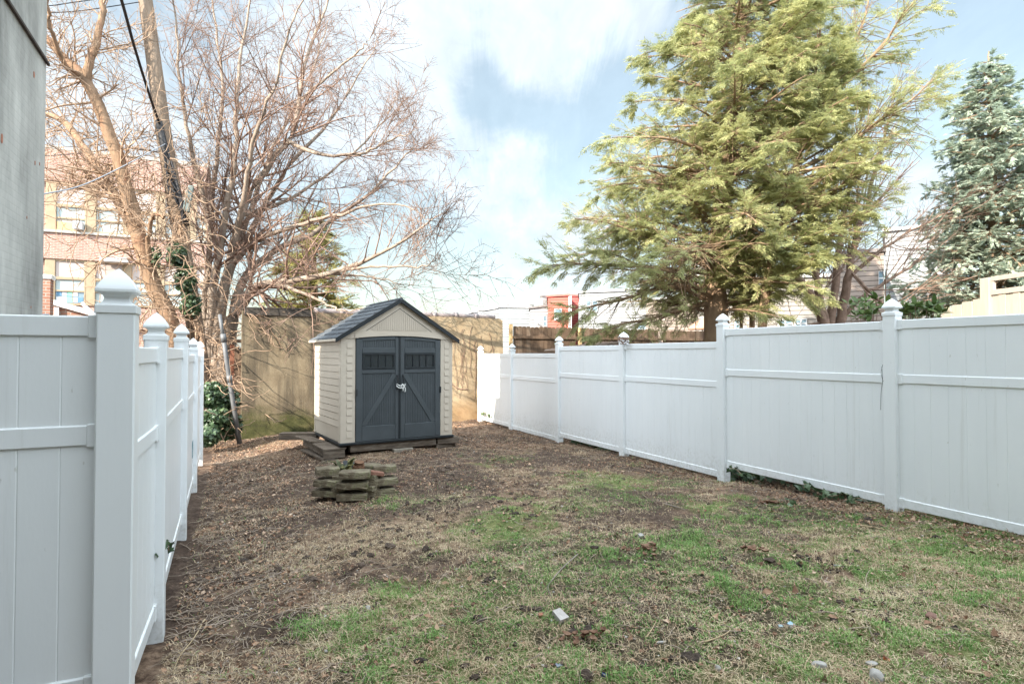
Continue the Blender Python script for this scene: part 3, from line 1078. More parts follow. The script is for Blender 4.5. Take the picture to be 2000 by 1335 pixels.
# doors
def door(x0, x1, hinge):
    def top(x):
        return arch(x) - .012
    m = MB()
    n = 10
    m.prism([(x0, .012), (x1, .012)] + [(x1 + (x0 - x1) * i / n, top(x1 + (x0 - x1) * i / n)) for i in range(n + 1)], -.004, .04, 'y')
    d = m.build('door', M['door'], shed)
    w = x1 - x0
    out = .108 if hinge < 0 else .08
    inn = .08 if hinge < 0 else .108
    fx0, fx1 = x0 + out * (1 if hinge < 0 else 1), x1 - inn
    # grooved field: many thin battens
    g = MB()
    k = fx0
    while k < fx1 - .012:
        g.box(k, min(k + .026, fx1), -.012, -.0042, .27, 1.19)
        g.box(k, min(k + .026, fx1), -.012, -.0042, 1.62, top(k) - .05)
        k += .0325
    g.build('grooved_field', M['door'], d)
    f = MB()
    yo, yi = -.028, -.0045
    f.cbox(x0 + .004, fx0, yo, yi, .014, top(x0) - .006, .004)
    f.cbox(fx1, x1 - .004, yo, yi, .014, top(x1) - .012, .004)
    f.cbox(fx0 + .001, fx1 - .001, yo, yi, .014, .27, .005)
    f.cbox(fx0 + .001, fx1 - .001, yo + .002, yi, 1.18, 1.25, .005)
    f.cbox(fx0 + .001, fx1 - .001, yo + .002, yi, 1.535, 1.625, .005)
    f.prism([(fx0 + .001 + (fx1 - fx0 - .002) * i / 10, top(fx0 + (fx1 - fx0) * i / 10) - .055) for i in range(11)] +
            [(fx1 - .001 - (fx1 - fx0 - .002) * i / 10, top(fx1 - (fx1 - fx0) * i / 10) - .008) for i in range(11)], yo + .002, yi, 'y')
    f.build('door_frame', M['door'], d)
    # diagonal brace from the upper meeting corner to the lower hinge corner
    br = MB()
    if hinge < 0:
        a, c = Vector((fx1 - .01, 1.16)), Vector((fx0 + .03, .28))
    else:
        a, c = Vector((fx0 + .01, 1.16)), Vector((fx1 - .03, .28))
    nn = (c - a).normalized()
    pp = Vector((-nn.y, nn.x)) * .042
    br.prism([tuple(a + pp), tuple(a - pp), tuple(c - pp), tuple(c + pp)], yo + .004, yi - .008, 'y')
    br.build('brace', M['door'], d)
    wn = MB()
    z0, z1 = 1.252, 1.533
    wx0, wx1 = fx0 + .004, fx1 - .004
    wn.cbox(wx0, wx1, -.034, -.006, z0, z0 + .034, .004)
    wn.cbox(wx0, wx1, -.034, -.006, z1 - .034, z1, .004)
    wn.cbox(wx0, wx0 + .036, -.033, -.006, z0 + .02, z1 - .02, .004)
    wn.cbox(wx1 - .036, wx1, -.033, -.006, z0 + .02, z1 - .02, .004)
    for i in range(1, 4):
        xx = wx0 + .036 + (wx1 - wx0 - .072) * i / 4
        wn.cbox(xx - .013, xx + .013, -.026, -.006, z0 + .03, z1 - .03, .003)
    wnd = wn.build('window', M['door_dark'], d)
    pn = MB()
    pn.box(wx0 + .02, wx1 - .02, -.010, -.005, z0 + .02, z1 - .02)
    pn.build('pane', M['pane'], d)
    hd = MB()
    hx = (x1 - .045) if hinge < 0 else (x0 + .05)
    hd.tube([(hx, -.025, 1.14), (hx, -.06, 1.12), (hx, -.068, 1.06), (hx, -.068, .97), (hx, -.06, .92), (hx, -.025, .90)], [.014, .014, .013, .013, .014, .014], 8)
    hd.build('handle', M['black'], d, smooth=True)
    hg = MB()
    ex = x0 + .012 if hinge < 0 else x1 - .012
    hg.cbox(ex - .014, ex + .018, -.045, -.0285, .80, .92, .003)
    hg.build('hinge', M['black'], d)
door(xa + .003, xm - .006, -1)
door(xm + .006, xb - .003, 1)
m = MB()
m.cbox(xm - .022, xm + .012, -.040, -.0285, .015, arch(xm) - .02, .003)
m.build('meeting_strip', M['door_dark'], shed)
# floor lip
m = MB()
m.cbox(-.02, W_ + .02, -.05, D_, -.035, .009, .008)
m.build('floor_base', M['door_dark'], shed)
# roof: two slopes of stepped shingle courses and edge trim
rs = (HP - HE) / (W_ / 2)
ncs = 8
for s in (-1, 1):
    m = MB()
    run = W_ / 2 + .095
    yf, yb_ = -.075, D_ + .06
    px0 = W_ / 2
    for i in range(ncs):
        t0, t1 = i / ncs, (i + 1) / ncs
        # course from upper t0 to lower t1 (t measured from ridge)
        def P(tt, off):
            return (px0 + s * run * tt, HP + .03 - rs * run * tt + off)
        a, c = P(max(t0 - .02, 0), .002), P(t1, .026)
        d_, e = P(t1, -.004), P(max(t0 - .02, 0), -.012)
        nb = 9
        for j in range(nb):
            ya, yc = yf + (yb_ - yf) * j / nb, yf + (yb_ - yf) * (j + 1) / nb - .010
            sh = ((i * 37 + j * 17) % 5) * .0015
            off = (.5 if i % 2 else 0) * (yb_ - yf) / nb
            y0_, y1_ = max(yf, ya - off), min(yb_, yc - off)
            if j == nb - 1:
                y1_ = yb_
            m.prism([(a[0], a[1]), (c[0], c[1] + sh), (d_[0], d_[1]), (e[0], e[1])], y0_, y1_, 'y')
    rf = m.build('roof_slope', M['roof'], shed)
    tr = MB()
    q0, q1 = (px0, HP + .056), (px0 + s * (run + .012), HP + .056 - rs * (run + .012))
    tr.prism([q0, q1, (q1[0], q1[1] - .075), (px0, HP - .025)], yf - .03, yf - .002, 'y')
    tr.build('edge_trim', M['door_dark'], rf)
    ev = MB()
    ex, ez = px0 + s * (run + .004), HP + .03 - rs * run
    ev.cbox(ex - .012, ex + .012, yf, yb_, ez - .035, ez + .004, .004)
    ev.build('eave_trim', M['beige_trim'], rf)
    so = MB()
    so.prism([(px0 + s * .02, HP + .012), (px0 + s * (run - .015), HP + .012 - rs * (run - .015)), (px0 + s * (run - .015), HP - .008 - rs * (run - .015)), (px0 + s * .02, HP - .008)], yf + .002, yb_ - .01, 'y')
    so.build('roof_lining', M['beige'], rf)
m = MB()
m.tube([(W_ / 2, -.11, HP + .04), (W_ / 2, D_ + .06, HP + .04)], .028, 8)
m.build('ridge_cap', M['roof'], shed)

# white cord knotted through the two handles
cd = MB(ROOT[shed.name])
hx0, hx1 = xm - .051, xm + .056
def curve(pts, n=20):
    P = [Vector(p) for p in pts]
    out = []
    for i in range(len(P) - 1):
        p0, p1, p2, p3 = P[max(i - 1, 0)], P[i], P[i + 1], P[min(i + 2, len(P) - 1)]
        for k in range(n // (len(P) - 1) + 2):
            u = k / (n // (len(P) - 1) + 2)
            out.append(.5 * ((2 * p1) + (p2 - p0) * u + (2 * p0 - 5 * p1 + 4 * p2 - p3) * u * u + (3 * p1 - p0 - 3 * p2 + p3) * u ** 3))
    out.append(P[-1])
    return out
for pts in ([(hx0 - .03, -.075, .965), (hx0 - .01, -.088, .93), (hx0 + .05, -.085, .915), (hx1, -.088, .935), (hx1 + .025, -.075, .985)],
            [(hx0 - .02, -.06, .99), (hx0 + .03, -.09, .955), (hx0 + .08, -.09, .975), (hx1 + .02, -.06, .95)],
            [(hx0 + .05, -.092, .93), (hx0 + .075, -.095, .985), (hx0 + .095, -.095, .93), (hx0 + .07, -.09, .9)],
            [(hx1, -.085, .94), (hx1 + .022, -.085, .905), (hx1 + .02, -.08, .845)],
            [(hx1 - .02, -.09, .945), (hx1 - .012, -.085, .9), (hx1 - .02, -.08, .862)]):
    cd.tube(curve(pts), .0085, 6)
o = cd.build('cord', M['rope'], None, smooth=True, loc=ROOT[shed.name] @ Vector((xm, -.09, .93)))
tag(o, 'white cord knotted through the two door handles of the shed', 'cord')

# ---- timbers and blocks under the shed
def block(name, label, cat, x0, x1, y0, y1, z0, z1, M_, rot=0.0, group=None, c=.008, parts=None):
    cx, cy = (x0 + x1) / 2, (y0 + y1) / 2
    Mt = ROOT[shed.name]
    p = Mt @ Vector((cx, cy, z0))
    root_rot = SA + rot
    m = MB(Matrix.Translation(p) @ Matrix.Rotation(root_rot, 4, 'Z'))
    m.cbox(-(x1 - x0) / 2, (x1 - x0) / 2, -(y1 - y0) / 2, (y1 - y0) / 2, 0, z1 - z0, c)
    o = m.build(name, M_, None, loc=p)
    return tag(o, label, cat, group or ('timbers and blocks propping up the shed' if cat == 'timber' else None))
block('timber', 'long dark timber lying under the front edge of the shed floor', 'timber', .18, 1.78, .0, .12, -.165, -.037, M['old_wood'])
block('concrete_block', 'pale concrete block wedged under the middle of the shed front', 'block', .93, 1.30, -.07, .1, -.25, -.166, mat('dusty_block', [(.17, .145, .115), (.28, .245, .20)], scale=9, rough=.95, bump=.5), R(3))
block('timber', 'short mossy timber poking out under the shed corner nearest the white fence', 'timber', 1.82, 2.24, -.02, .16, -.155, -.037, M['old_wood'], R(-8))
block('timber', 'lower dark timber lying crosswise beneath the mossy one at the shed corner', 'timber', 1.78, 2.2, .03, .2, -.27, -.158, M['old_wood'], R(6))
block('timber', 'dark timber along the back half under the shed floor', 'timber', .1, 2.0, 1.2, 1.4, -.2, -.037, M['old_wood'])
pl = thing('pallet', 'broken weathered wooden pallet sticking out under the lit side of the shed', 'pallet', ROOT[shed.name] @ Vector((-.12, .75, -.25)), SA)
m = MB(Matrix.Rotation(R(0), 4, 'Z'))
m.cbox(-.16, .22, -.78, .05, .16, .185, .004)
m.build('deck_board', M['old_wood_x'], pl)
m = MB(Matrix.Rotation(R(5), 4, 'Z') @ Matrix.Rotation(R(6), 4, 'Y'))
m.cbox(-.2, .1, .02, .95, .175, .2, .004)
m.build('deck_board', M['old_wood_x'], pl)
m = MB()
m.cbox(-.15, .2, -.77, -.70, .02, .158, .005)
m.cbox(-.13, -.06, -.70, .85, .04, .158, .005)
m.build('stringer', M['old_wood'], pl)
m = MB(Matrix.Rotation(R(4), 4, 'Z'))
m.cbox(-.19, -.02, -.80, .6, -.03, .012, .005)
m.build('bottom_board', M['old_wood_x'], pl)
block('paving_slab', 'grey green slab fragment under the broken pallet', 'slab', -.28, -.02, -.12, .1, -.32, -.26, M['paver'], R(20))
block('plank', 'brown plank lying against the foot of the stained stucco wall', 'plank', -.62, .1, 1.75, 1.95, -.13, .0, M['old_wood_x'], R(-30))

# ------------------------------------------------------------------ ring of mossy paving blocks
pc = at(696, 935, 7.35)
pgz = gz(pc.x, pc.y)
pcz = pgz + .01
import bmesh
def rough_block(sx, sy, sz, seed):
    """chipped slab, origin at the centre of its underside"""
    bm = bmesh.new()
    bmesh.ops.create_cube(bm, size=1)
    bmesh.ops.scale(bm, vec=(sx, sy, sz), verts=bm.verts)
    bmesh.ops.subdivide_edges(bm, edges=bm.edges, cuts=3, use_grid_fill=True)
    r = random.Random(seed)
    for v in bm.verts:
        ex = abs(v.co.x) > sx * .49
        ey = abs(v.co.y) > sy * .49
        ez = abs(v.co.z) > sz * .49
        k = ex + ey + ez
        if k >= 2:
            v.co *= 1 - (.006 if k == 2 else .03)
            if r.random() < .35:
                v.co.x *= 1 - r.uniform(0, .06)
                v.co.y *= 1 - r.uniform(0, .08)
                if v.co.z > 0:
                    v.co.z -= r.uniform(0, .014)
        v.co += Vector((r.uniform(-1, 1), r.uniform(-1, 1), r.uniform(-1, 1))) * .003
        v.co.z += sz / 2
    me = bpy.data.meshes.new('paving_block')
    bm.to_mesh(me)
    bm.free()
    me.materials.append(M['paver'])
    return me
meshes = [rough_block(.36, .21, .078, i) for i in range(5)] + [rough_block(.28, .2, .082, 9), rough_block(.26, .17, .055, 10)]
PB = []
def pv(lab, mi, dx, dy, dz, rot, tilt=0.0, name='paving_block'):
    o = bpy.data.objects.new(name, meshes[mi])
    COL.objects.link(o)
    o.location = (pc.x + dx, pc.y + dy, pcz + dz)
    o.rotation_euler = (R(tilt), 0, R(rot))
    tag(o, lab, 'paving block', 'mossy paving blocks stacked in a ring')
    PB.append(o)
K = 1 / 163.0          # metres per photo pixel at the stack
top, mid, low = .255, .130, .010
pv('topmost front block of the ring, thickly mossed, with a cracked upper face', 0, .055, -.27, top, 8)
pv('middle front block of the ring, brown edge, right under the cracked mossy one', 1, .03, -.25, mid, 5)
pv('lowest front block of the ring, half sunk in leaves below the brown one', 2, .02, -.23, low - .02, 4)
pv('top block at the ring end towards the vinyl fence corner, tilted outwards', 5, -.33, -.10, top + .01, 25, 3)
pv('second block down at the ring end beside the dark bare soil, mossy rim', 3, -.27, -.16, mid + .005, -8)
pv('bottom block at the ring end beside the dark bare soil', 4, -.29, -.14, low, -10)
pv('palest top block of the ring, on the side facing the long white fence', 5, .34, .04, top + .005, 18, -2)
pv('second block down beneath the palest one, facing the long white fence', 3, .33, -.06, mid, 24)
pv('bottom block beneath the palest one, facing the long white fence', 2, .30, -.08, low, 26)
pv('top block at the rear of the ring, nearest the shed, mostly mossed', 6, .12, .22, top + .01, 10)
pv('rear middle block of the ring on the shed side', 1, .10, .20, mid, 4)
pv('rear bottom block of the ring on the shed side', 0, .08, .22, low, 5)
pv('rear block of the ring beside the black wet leaves', 4, -.25, .12, mid, -28)
for i, (dx, dy, dz, rot) in enumerate([(-.12, -.17, .092, 30), (.17, -.15, .092, -20), (-.12, -.13, .213, 10), (.17, -.1, .213, -15)]):
    pv(['dark spacer block recessed low in the ring front towards the fence corner', 'dark spacer block recessed low in the ring front towards the long fence',
        'dark spacer block recessed high in the ring front towards the fence corner', 'dark spacer block recessed high in the ring front towards the long fence'][i], 6, dx, dy, dz - .008, rot)
rb = MB(Matrix.Translation((pc.x + .25, pc.y - .13, pcz + .25)) @ Matrix.Rotation(R(30), 4, 'Z') @ Matrix.Rotation(R(12), 4, 'Y'))
rb.cbox(-.11, .11, -.05, .05, 0, .055, .01)
tag(rb.build('brick', mat('worn_brick', [(.16, .075, .05), (.27, .14, .10)], scale=14, rough=.9, bump=.5), None, loc=(pc.x + .25, pc.y - .13, pcz + .25)), 'worn red brick wedged between mossy blocks on top of the ring', 'brick')
# rotten wet leaves and a torn black sheet heaped in the middle
def blade_fan(name, base, n, l0, l1, w, M_, lab, cat, seed, up=(20, 70), az=(0, 360)):
    r = random.Random(seed)
    m = MB()
    for i in range(n):
        a = R(r.uniform(*az))
        e = R(r.uniform(*up))
        L = r.uniform(l0, l1)
        d = Vector((math.cos(a) * math.cos(e), math.sin(a) * math.cos(e), math.sin(e)))
        s = d.cross(Vector((0, 0, 1))).normalized() * w * r.uniform(.5, 1.1)
        p = Vector(base) + Vector((r.uniform(-.08, .08), r.uniform(-.06, .06), r.uniform(-.01, .03)))
        q = p + d * L * .55 + Vector((0, 0, .02))
        e_ = p + d * L + Vector((0, 0, -.03))
        th = s.cross(d).normalized() * .008
        m.rings([[p - s * .6, p + th, p + s * .6, p - th], [q - s, q + th * 1.5, q + s, q - th], [e_ - s * .2, e_ + th * .5, e_ + s * .2, e_ - th * .5]])
    return tag(m.build(name, M_, None, loc=base), lab, cat)
blade_fan('torn_sheet', (pc.x - .05, pc.y + .06, pcz + .27), 4, .16, .24, .075, M['black'], 'torn black plastic sheet poking up behind the mossy ring', 'plastic sheet', 3, (18, 38), (120, 160))
blade_fan('wet_leaves', (pc.x - .14, pc.y + .02, pcz + .26), 22, .12, .26, .03, mat('mossy_wet_leaves', [(.02, .024, .012), (.07, .075, .022), (.17, .15, .05)], scale=20, rough=.5, island=.7), 'clump of wet yellow green leaves rotting inside the mossy ring', 'leaves', 4, (5, 60))
lg = MB()
lg.tube([(pc.x + .0, pc.y + .05, pcz + .2), (pc.x + .02, pc.y + .04, pcz + .33), (pc.x + .03, pc.y + .03, pcz + .385)], [.08, .075, .06], 9)
tag(lg.build('log', mat('rotten_log', [(.05, .025, .012), (.14, .07, .038), (.2, .12, .07)], scale=18, rough=.9, bump=1.0, bscale=30), None, loc=(pc.x, pc.y + .05, pcz + .2)), 'stub of orange rotten log upright in the middle of the mossy ring', 'log')
# ------------------------------------------------------------------ branching engine (all arrays)
def unit(a):
    return a / np.maximum(np.linalg.norm(a, axis=-1, keepdims=True), 1e-9)


def resample(pts, K):
    P = np.array([tuple(p) for p in pts], float)
    # Catmull-Rom through the given points
    out = []
    n = len(P)
    for s in np.linspace(0, n - 1, K):
        i = min(int(s), n - 2)
        u = s - i
        p0, p1, p2, p3 = P[max(i - 1, 0)], P[i], P[i + 1], P[min(i + 2, n - 1)]
        out.append(.5 * (2 * p1 + (p2 - p0) * u + (2 * p0 - 5 * p1 + 4 * p2 - p3) * u * u + (3 * p1 - p0 - 3 * p2 + p3) * u ** 3))
    return np.array(out)


def spawn(P, Rr, n, t=(.15, 1.0), ang=(45, 12), ratio=.5, taper=.55, up=.0, wig=.12, K=6, rsc=.6, rmin=.003, rmax=1.0, flat=1.0, lmin=.05, lmax=9.0, rend=.4, r=rng, absolute=None):
    nb, k, _ = P.shape
    L = np.linalg.norm(np.diff(P, axis=1), axis=2).sum(1)
    pr = r.choice(nb, n, p=L / L.sum())
    tt = t[0] + (t[1] - t[0]) * r.random(n)
    f = tt * (k - 1)
    i = np.minimum(f.astype(int), k - 2)
    fr = (f - i)[:, None]
    pos = P[pr, i] * (1 - fr) + P[pr, i + 1] * fr
    tan = unit(P[pr, i + 1] - P[pr, i])
    rad = Rr[pr, i] * (1 - fr[:, 0]) + Rr[pr, i + 1] * fr[:, 0]
    q = r.normal(size=(n, 3))
    q[:, 2] *= flat
    q -= tan * (q * tan).sum(1, keepdims=True)
    q = unit(q)
    a = np.radians(r.normal(ang[0], ang[1], n))[:, None]
    d = unit(tan * np.cos(a) + q * np.sin(a))
    base = L[pr] if absolute is None else absolute
    ln = np.clip(base * ratio * (1 - taper * tt) * r.uniform(.6, 1.3, n), lmin, lmax)
    out = np.zeros((n, K, 3))
    out[:, 0] = pos
    st = (ln / (K - 1))[:, None]
    for j in range(1, K):
        d = d + r.normal(size=(n, 3)) * wig
        d[:, 2] += up
        d = unit(d)
        out[:, j] = out[:, j - 1] + d * st
    r0 = np.clip(rad * rsc, rmin, rmax)
    Ro = r0[:, None] * np.linspace(1, rend, K)[None] 
    return out, np.maximum(Ro, rmin * .6)


def tubes(P, Rr, S):
    n, k, _ = P.shape
    T = np.gradient(P, axis=1)
    T = unit(T)
    ref = np.where(np.abs(T[:, :, 2:3]) > .85, np.array([1, .2, 0.]), np.array([.1, .15, 1.]))
    A = unit(np.cross(T, ref))
    B = np.cross(T, A)
    th = np.arange(S) * 2 * np.pi / S
    V = P[:, :, None] + (A[:, :, None] * np.cos(th)[:, None] + B[:, :, None] * np.sin(th)[:, None]) * Rr[:, :, None, None]
    base = (np.arange(n) * k * S)[:, None, None]
    j = (np.arange(k - 1) * S)[None, :, None]
    s = np.arange(S)[None, None]
    s1 = (s + 1) % S
    F = np.stack([base + j + s, base + j + s1, base + j + S + s1, base + j + S + s], -1).reshape(-1, 4)
    return V.reshape(-1, 3), F


def join(parts):
    Vs, Fs, o = [], [], 0
    for V, F in parts:
        Vs.append(V)
        Fs.append(F + o)
        o += len(V)
    return np.concatenate(Vs), np.concatenate(Fs)


def limb(pts, r, K=26, rough_=.03):
    """pts: (x, y, Y) picture columns with their distance; r: radii along"""
    P = resample([at(*p) for p in pts], K)
    P += rng.normal(size=P.shape) * rough_ * np.linspace(.2, 1, K)[:, None]
    rr = np.interp(np.linspace(0, 1, K), np.linspace(0, 1, len(r)), r)
    return P, rr


def grow(limbs):
    return np.stack([l[0] for l in limbs]), np.stack([l[1] for l in limbs])


# ------------------------------------------------------------------ big bare tree behind the stucco wall
T0 = at(440, 700, 15.2)
tree = thing('bare_tree', 'large leafless spreading tree behind the stained end of the stucco wall', 'tree', (T0.x, T0.y, EYE - 2.0))
LB = [
    limb([(438, 790, 15.0), (445, 650, 15.0), (478, 585, 14.9), (512, 556, 14.7), (580, 546, 14.4), (660, 530, 14.0), (740, 497, 13.8), (815, 450, 13.6), (860, 420, 13.4)], [0.216, 0.187, 0.137, 0.108, 0.079, 0.061, 0.043, 0.025, 0.009]),
    limb([(418, 790, 15.3), (425, 620, 15.3), (452, 500, 15.5), (478, 400, 15.6), (520, 330, 15.6), (572, 255, 15.6), (585, 190, 15.6), (597, 110, 15.7), (640, 10, 15.8), (670, -110, 16)], [0.173, 0.137, 0.108, 0.094, 0.086, 0.072, 0.058, 0.043, 0.029, 0.014]),
    limb([(445, 780, 15.4), (462, 580, 15.6), (520, 500, 15.9), (620, 450, 16.3), (720, 380, 16.8), (780, 315, 17.2), (820, 280, 17.4)], [0.158, 0.115, 0.086, 0.065, 0.043, 0.025, 0.009]),
    limb([(425, 780, 15.7), (440, 560, 15.9), (500, 430, 16.2), (560, 330, 16.5), (640, 240, 16.9), (700, 150, 17.1), (740, 70, 17.4)], [0.144, 0.094, 0.072, 0.058, 0.040, 0.022, 0.009]),
    limb([(405, 780, 15.2), (412, 600, 15.2), (430, 480, 15.0), (455, 340, 14.8), (462, 220, 14.7), (470, 100, 14.6), (500, -60, 14.4)], [0.144, 0.115, 0.086, 0.068, 0.054, 0.036, 0.014]),
    limb([(400, 780, 15.6), (398, 620, 15.7), (410, 480, 15.9), (420, 340, 16), (436, 180, 16), (420, 60, 16), (410, -80, 16)], [0.115, 0.094, 0.072, 0.058, 0.043, 0.029, 0.014]),
    limb([(470, 600, 15), (500, 560, 14.6), (560, 560, 14), (630, 590, 13.5), (670, 606, 13.2), (740, 600, 12.9)], [0.094, 0.058, 0.043, 0.029, 0.018, 0.007]),
    limb([(450, 520, 15.6), (500, 470, 15.2), (580, 440, 14.7), (660, 420, 14.3), (740, 400, 13.9), (800, 410, 13.6), (840, 430, 13.4)], [0.094, 0.072, 0.054, 0.040, 0.025, 0.014, 0.006]),
    limb([(560, 275, 15.6), (620, 300, 15.2), (700, 300, 14.8), (750, 280, 14.5), (790, 265, 14.2), (810, 255, 14)], [0.065, 0.043, 0.032, 0.022, 0.013, 0.005]),
    limb([(470, 420, 15.6), (540, 400, 16.2), (640, 340, 17), (740, 250, 17.8), (780, 180, 18.4)], [0.072, 0.050, 0.036, 0.022, 0.007]),
    limb([(460, 480, 15.0), (480, 360, 14.2), (500, 260, 13.6), (540, 160, 13.2), (560, 60, 12.9), (610, -40, 12.6)], [0.072, 0.054, 0.043, 0.032, 0.022, 0.009]),
    limb([(420, 480, 15.4), (395, 380, 15.2), (370, 270, 15.0), (350, 150, 14.8), (345, 40, 14.6), (330, -80, 14.4)], [0.086, 0.065, 0.050, 0.036, 0.022, 0.009]),
    limb([(582, 200, 15.6), (640, 150, 15.4), (700, 100, 15.2), (725, 75, 15.1), (735, 50, 15.0)], [0.043, 0.032, 0.022, 0.013, 0.005]),
    limb([(660, 530, 14.0), (740, 520, 13.6), (820, 520, 13.3), (845, 510, 13.1), (870, 495, 13)], [0.043, 0.029, 0.018, 0.011, 0.004]),
    limb([(640, 535, 14.0), (720, 540, 14.4), (780, 555, 14.6), (820, 560, 14.8)], [0.036, 0.022, 0.013, 0.004]),
    limb([(440, 560, 15.4), (470, 470, 16), (530, 300, 17), (600, 160, 17.6), (640, 40, 18)], [0.094, 0.072, 0.050, 0.029, 0.011]),
]
P0, R0 = grow(LB)
P1, R1 = spawn(P0, R0, 250, t=(.22, 1), ang=(46, 14), absolute=2.5, ratio=1, taper=.68, up=.02, wig=.055, K=10, rsc=.42, rmin=.008, rmax=.05, lmin=.5, lmax=3.0)
P2, R2 = spawn(P1, R1, 1400, t=(.12, 1), ang=(44, 14), absolute=1.15, ratio=1, taper=.4, up=.012, wig=.08, K=7, rsc=.6, rmin=.0065, lmax=1.6, lmin=.3)
P3, R3 = spawn(P2, R2, 5800, t=(.1, 1), ang=(42, 14), absolute=.5, ratio=1, taper=.3, up=.0, wig=.10, K=5, rsc=.7, rmin=.0050, lmin=.15, lmax=.8)
P4, R4 = spawn(P3, R3, 8000, t=(.15, 1), ang=(45, 14), absolute=.22, ratio=1, taper=.2, up=.0, wig=.12, K=4, rsc=.8, rmin=.0042, lmin=.08, lmax=.35)
np_mesh('trunk', *tubes(P0, R0, 9), M['bark'], tree, world=True, smooth=True)
np_mesh('branch_crown', *join([tubes(P1, R1, 5), tubes(P2, R2, 4), tubes(P3, R3, 3), tubes(P4, R4, 3)]), M['twig'], tree, world=True, smooth=True)

# vine-wrapped leaning trees beside the pole
T1 = at(335, 690, 13.6)
vt = thing('leaning_tree', 'leaning forked tree with reddish bark wrapped in dry vines beside the pole', 'tree', (T1.x, T1.y, EYE - 2.0))
LV = [
    limb([(350, 800, 13.4), (335, 640, 13.4), (296, 550, 13.3), (266, 440, 13.2), (238, 335, 13.1), (205, 240, 13.0), (168, 160, 12.9), (128, 115, 12.8), (85, 72, 12.7), (20, 20, 12.6)], [.22, .19, .17, .155, .14, .125, .11, .085, .07, .04], rough_=.02),
    limb([(166, 165, 12.9), (176, 120, 12.9), (192, 70, 13.0), (203, 0, 13.1), (215, -90, 13.2)], [.10, .085, .075, .06, .03], rough_=.02),
    limb([(290, 545, 13.3), (262, 450, 13.7), (210, 360, 14.1), (165, 290, 14.5), (128, 240, 14.8), (80, 220, 15.2), (20, 190, 15.6)], [.13, .12, .11, .095, .08, .055, .02], rough_=.02),
    limb([(300, 560, 13.3), (290, 470, 12.9), (300, 420, 12.6), (320, 424, 12.4)], [.08, .05, .04, .02], rough_=.02),
    limb([(160, 150, 12.9), (130, 130, 12.5), (100, 60, 12), (90, 0, 11.7), (85, -60, 11.5)], [.07, .05, .04, .03, .01]),
]
A0, B0 = grow(LV)
A1, B1 = spawn(A0, B0, 90, t=(.25, 1), ang=(60, 20), absolute=1.6, ratio=1, up=-.02, wig=.14, K=9, rsc=.25, rmin=.008, rmax=.03, lmin=.5, lmax=2.4)
A2, B2 = spawn(A1, B1, 650, t=(.1, 1), ang=(50, 20), absolute=.9, ratio=1, up=-.01, wig=.15, K=7, rsc=.55, rmin=.006, lmin=.25, lmax=1.4)
A3, B3 = spawn(A2, B2, 2400, t=(.1, 1), ang=(48, 16), absolute=.4, ratio=1, up=.0, wig=.16, K=4, rsc=.7, rmin=.0045, lmin=.12, lmax=.6)
np_mesh('trunk', *tubes(A0, B0, 9), M['red_bark'], vt, world=True, smooth=True)
np_mesh('branch_crown', *join([tubes(A1, B1, 4), tubes(A2, B2, 4), tubes(A3, B3, 3)]), M['vine'], vt, world=True, smooth=True)

# ------------------------------------------------------------------ utility pole with its hardware
pp = [at(392, 720, 13.9), at(383, 650, 13.9), at(346, 420, 13.9), at(318, 250, 13.9), at(284, 0, 13.9), at(262, -170, 13.9)]
pole = thing('utility_pole', 'leaning weathered wooden utility pole with black conduit among bare trees', 'pole', (pp[0].x, pp[0].y, EYE - 2.0))
m = MB()
pp0 = Vector((pp[0].x + .07, pp[0].y, EYE - 2.3))
m.tube([pp0] + pp, [.205, .195, .19, .18, .17, .155, .14], 14)
m.build('pole_shaft', M['pole'], pole, world=True, smooth=True)
m = MB()
q = [at(310, 236, 13.62), at(322, 290, 13.62), at(338, 345, 13.62), at(352, 400, 13.62), at(366, 440, 13.62)]
m.tube(q, [.075, .08, .07, .06, .045], 8)
m.build('conduit', M['pipe_black'], pole, world=True, smooth=True)
for k in range(5):
    r_ = random.Random(k)
    m = MB()
    m.tube(curve([at(318 + k * 3, 262 + k * 18, 13.6), at(332 + r_.uniform(-8, 10), 330 + k * 9, 13.5), at(345 + r_.uniform(-6, 10), 385, 13.5), at(356 + k * 2, 430 + r_.uniform(-5, 12), 13.6)]), .022, 6)
    m.build('drop_cable', M['cable'], pole, world=True, smooth=True)
m = MB(Matrix.Translation(at(369, 389, 13.55)) @ Matrix.Rotation(R(10), 4, 'Y') @ Matrix.Rotation(R(25), 4, 'Z'))
m.cbox(-.055, .055, -.08, .12, -.30, .31, .012)
m.cbox(-.085, -.056, -.02, .06, -.25, .2, .005)
m.build('terminal_box', M['greybox'], pole, world=True)
m = MB()
m.tube([at(350, 395, 13.7), at(362, 392, 13.55)], .02, 6)
m.build('bracket', M['pipe_black'], pole, world=True)

# cables in the air
def cable(pts, r, M_, lab):
    P = curve([at(*p) for p in pts], 30)
    m = MB()
    m.tube(P, r, 6)
    return tag(m.build('cable', M_, None, smooth=True, loc=P[0]), lab, 'cable', 'overhead cables between the grey house and the pole')
cable([(214, -60, 9.0), (237, 0, 10.0), (262, 90, 11.3), (290, 180, 12.6), (311, 240, 13.55)], .030, M['cable'], 'thick black overhead cable sweeping down to the conduit on the leaning pole')
cable([(60, -10, 11), (86, 11, 12), (150, 4, 12.6), (262, -12, 13.8)], .011, M['cable'], 'upper of the thin black wires crossing the leaning tree fork by the house roof ledge')
cable([(60, 32, 11), (86, 26, 12), (160, 21, 12.8), (275, 4, 13.8)], .011, M['cable'], 'lower of the thin black wires crossing the leaning tree fork by the house roof ledge')
cable([(70, 288, 18), (150, 286, 16.5), (240, 276, 14.8), (318, 262, 13.8)], .010, M['cable'], 'thin black wire running from the conduit over the top of the brick school')
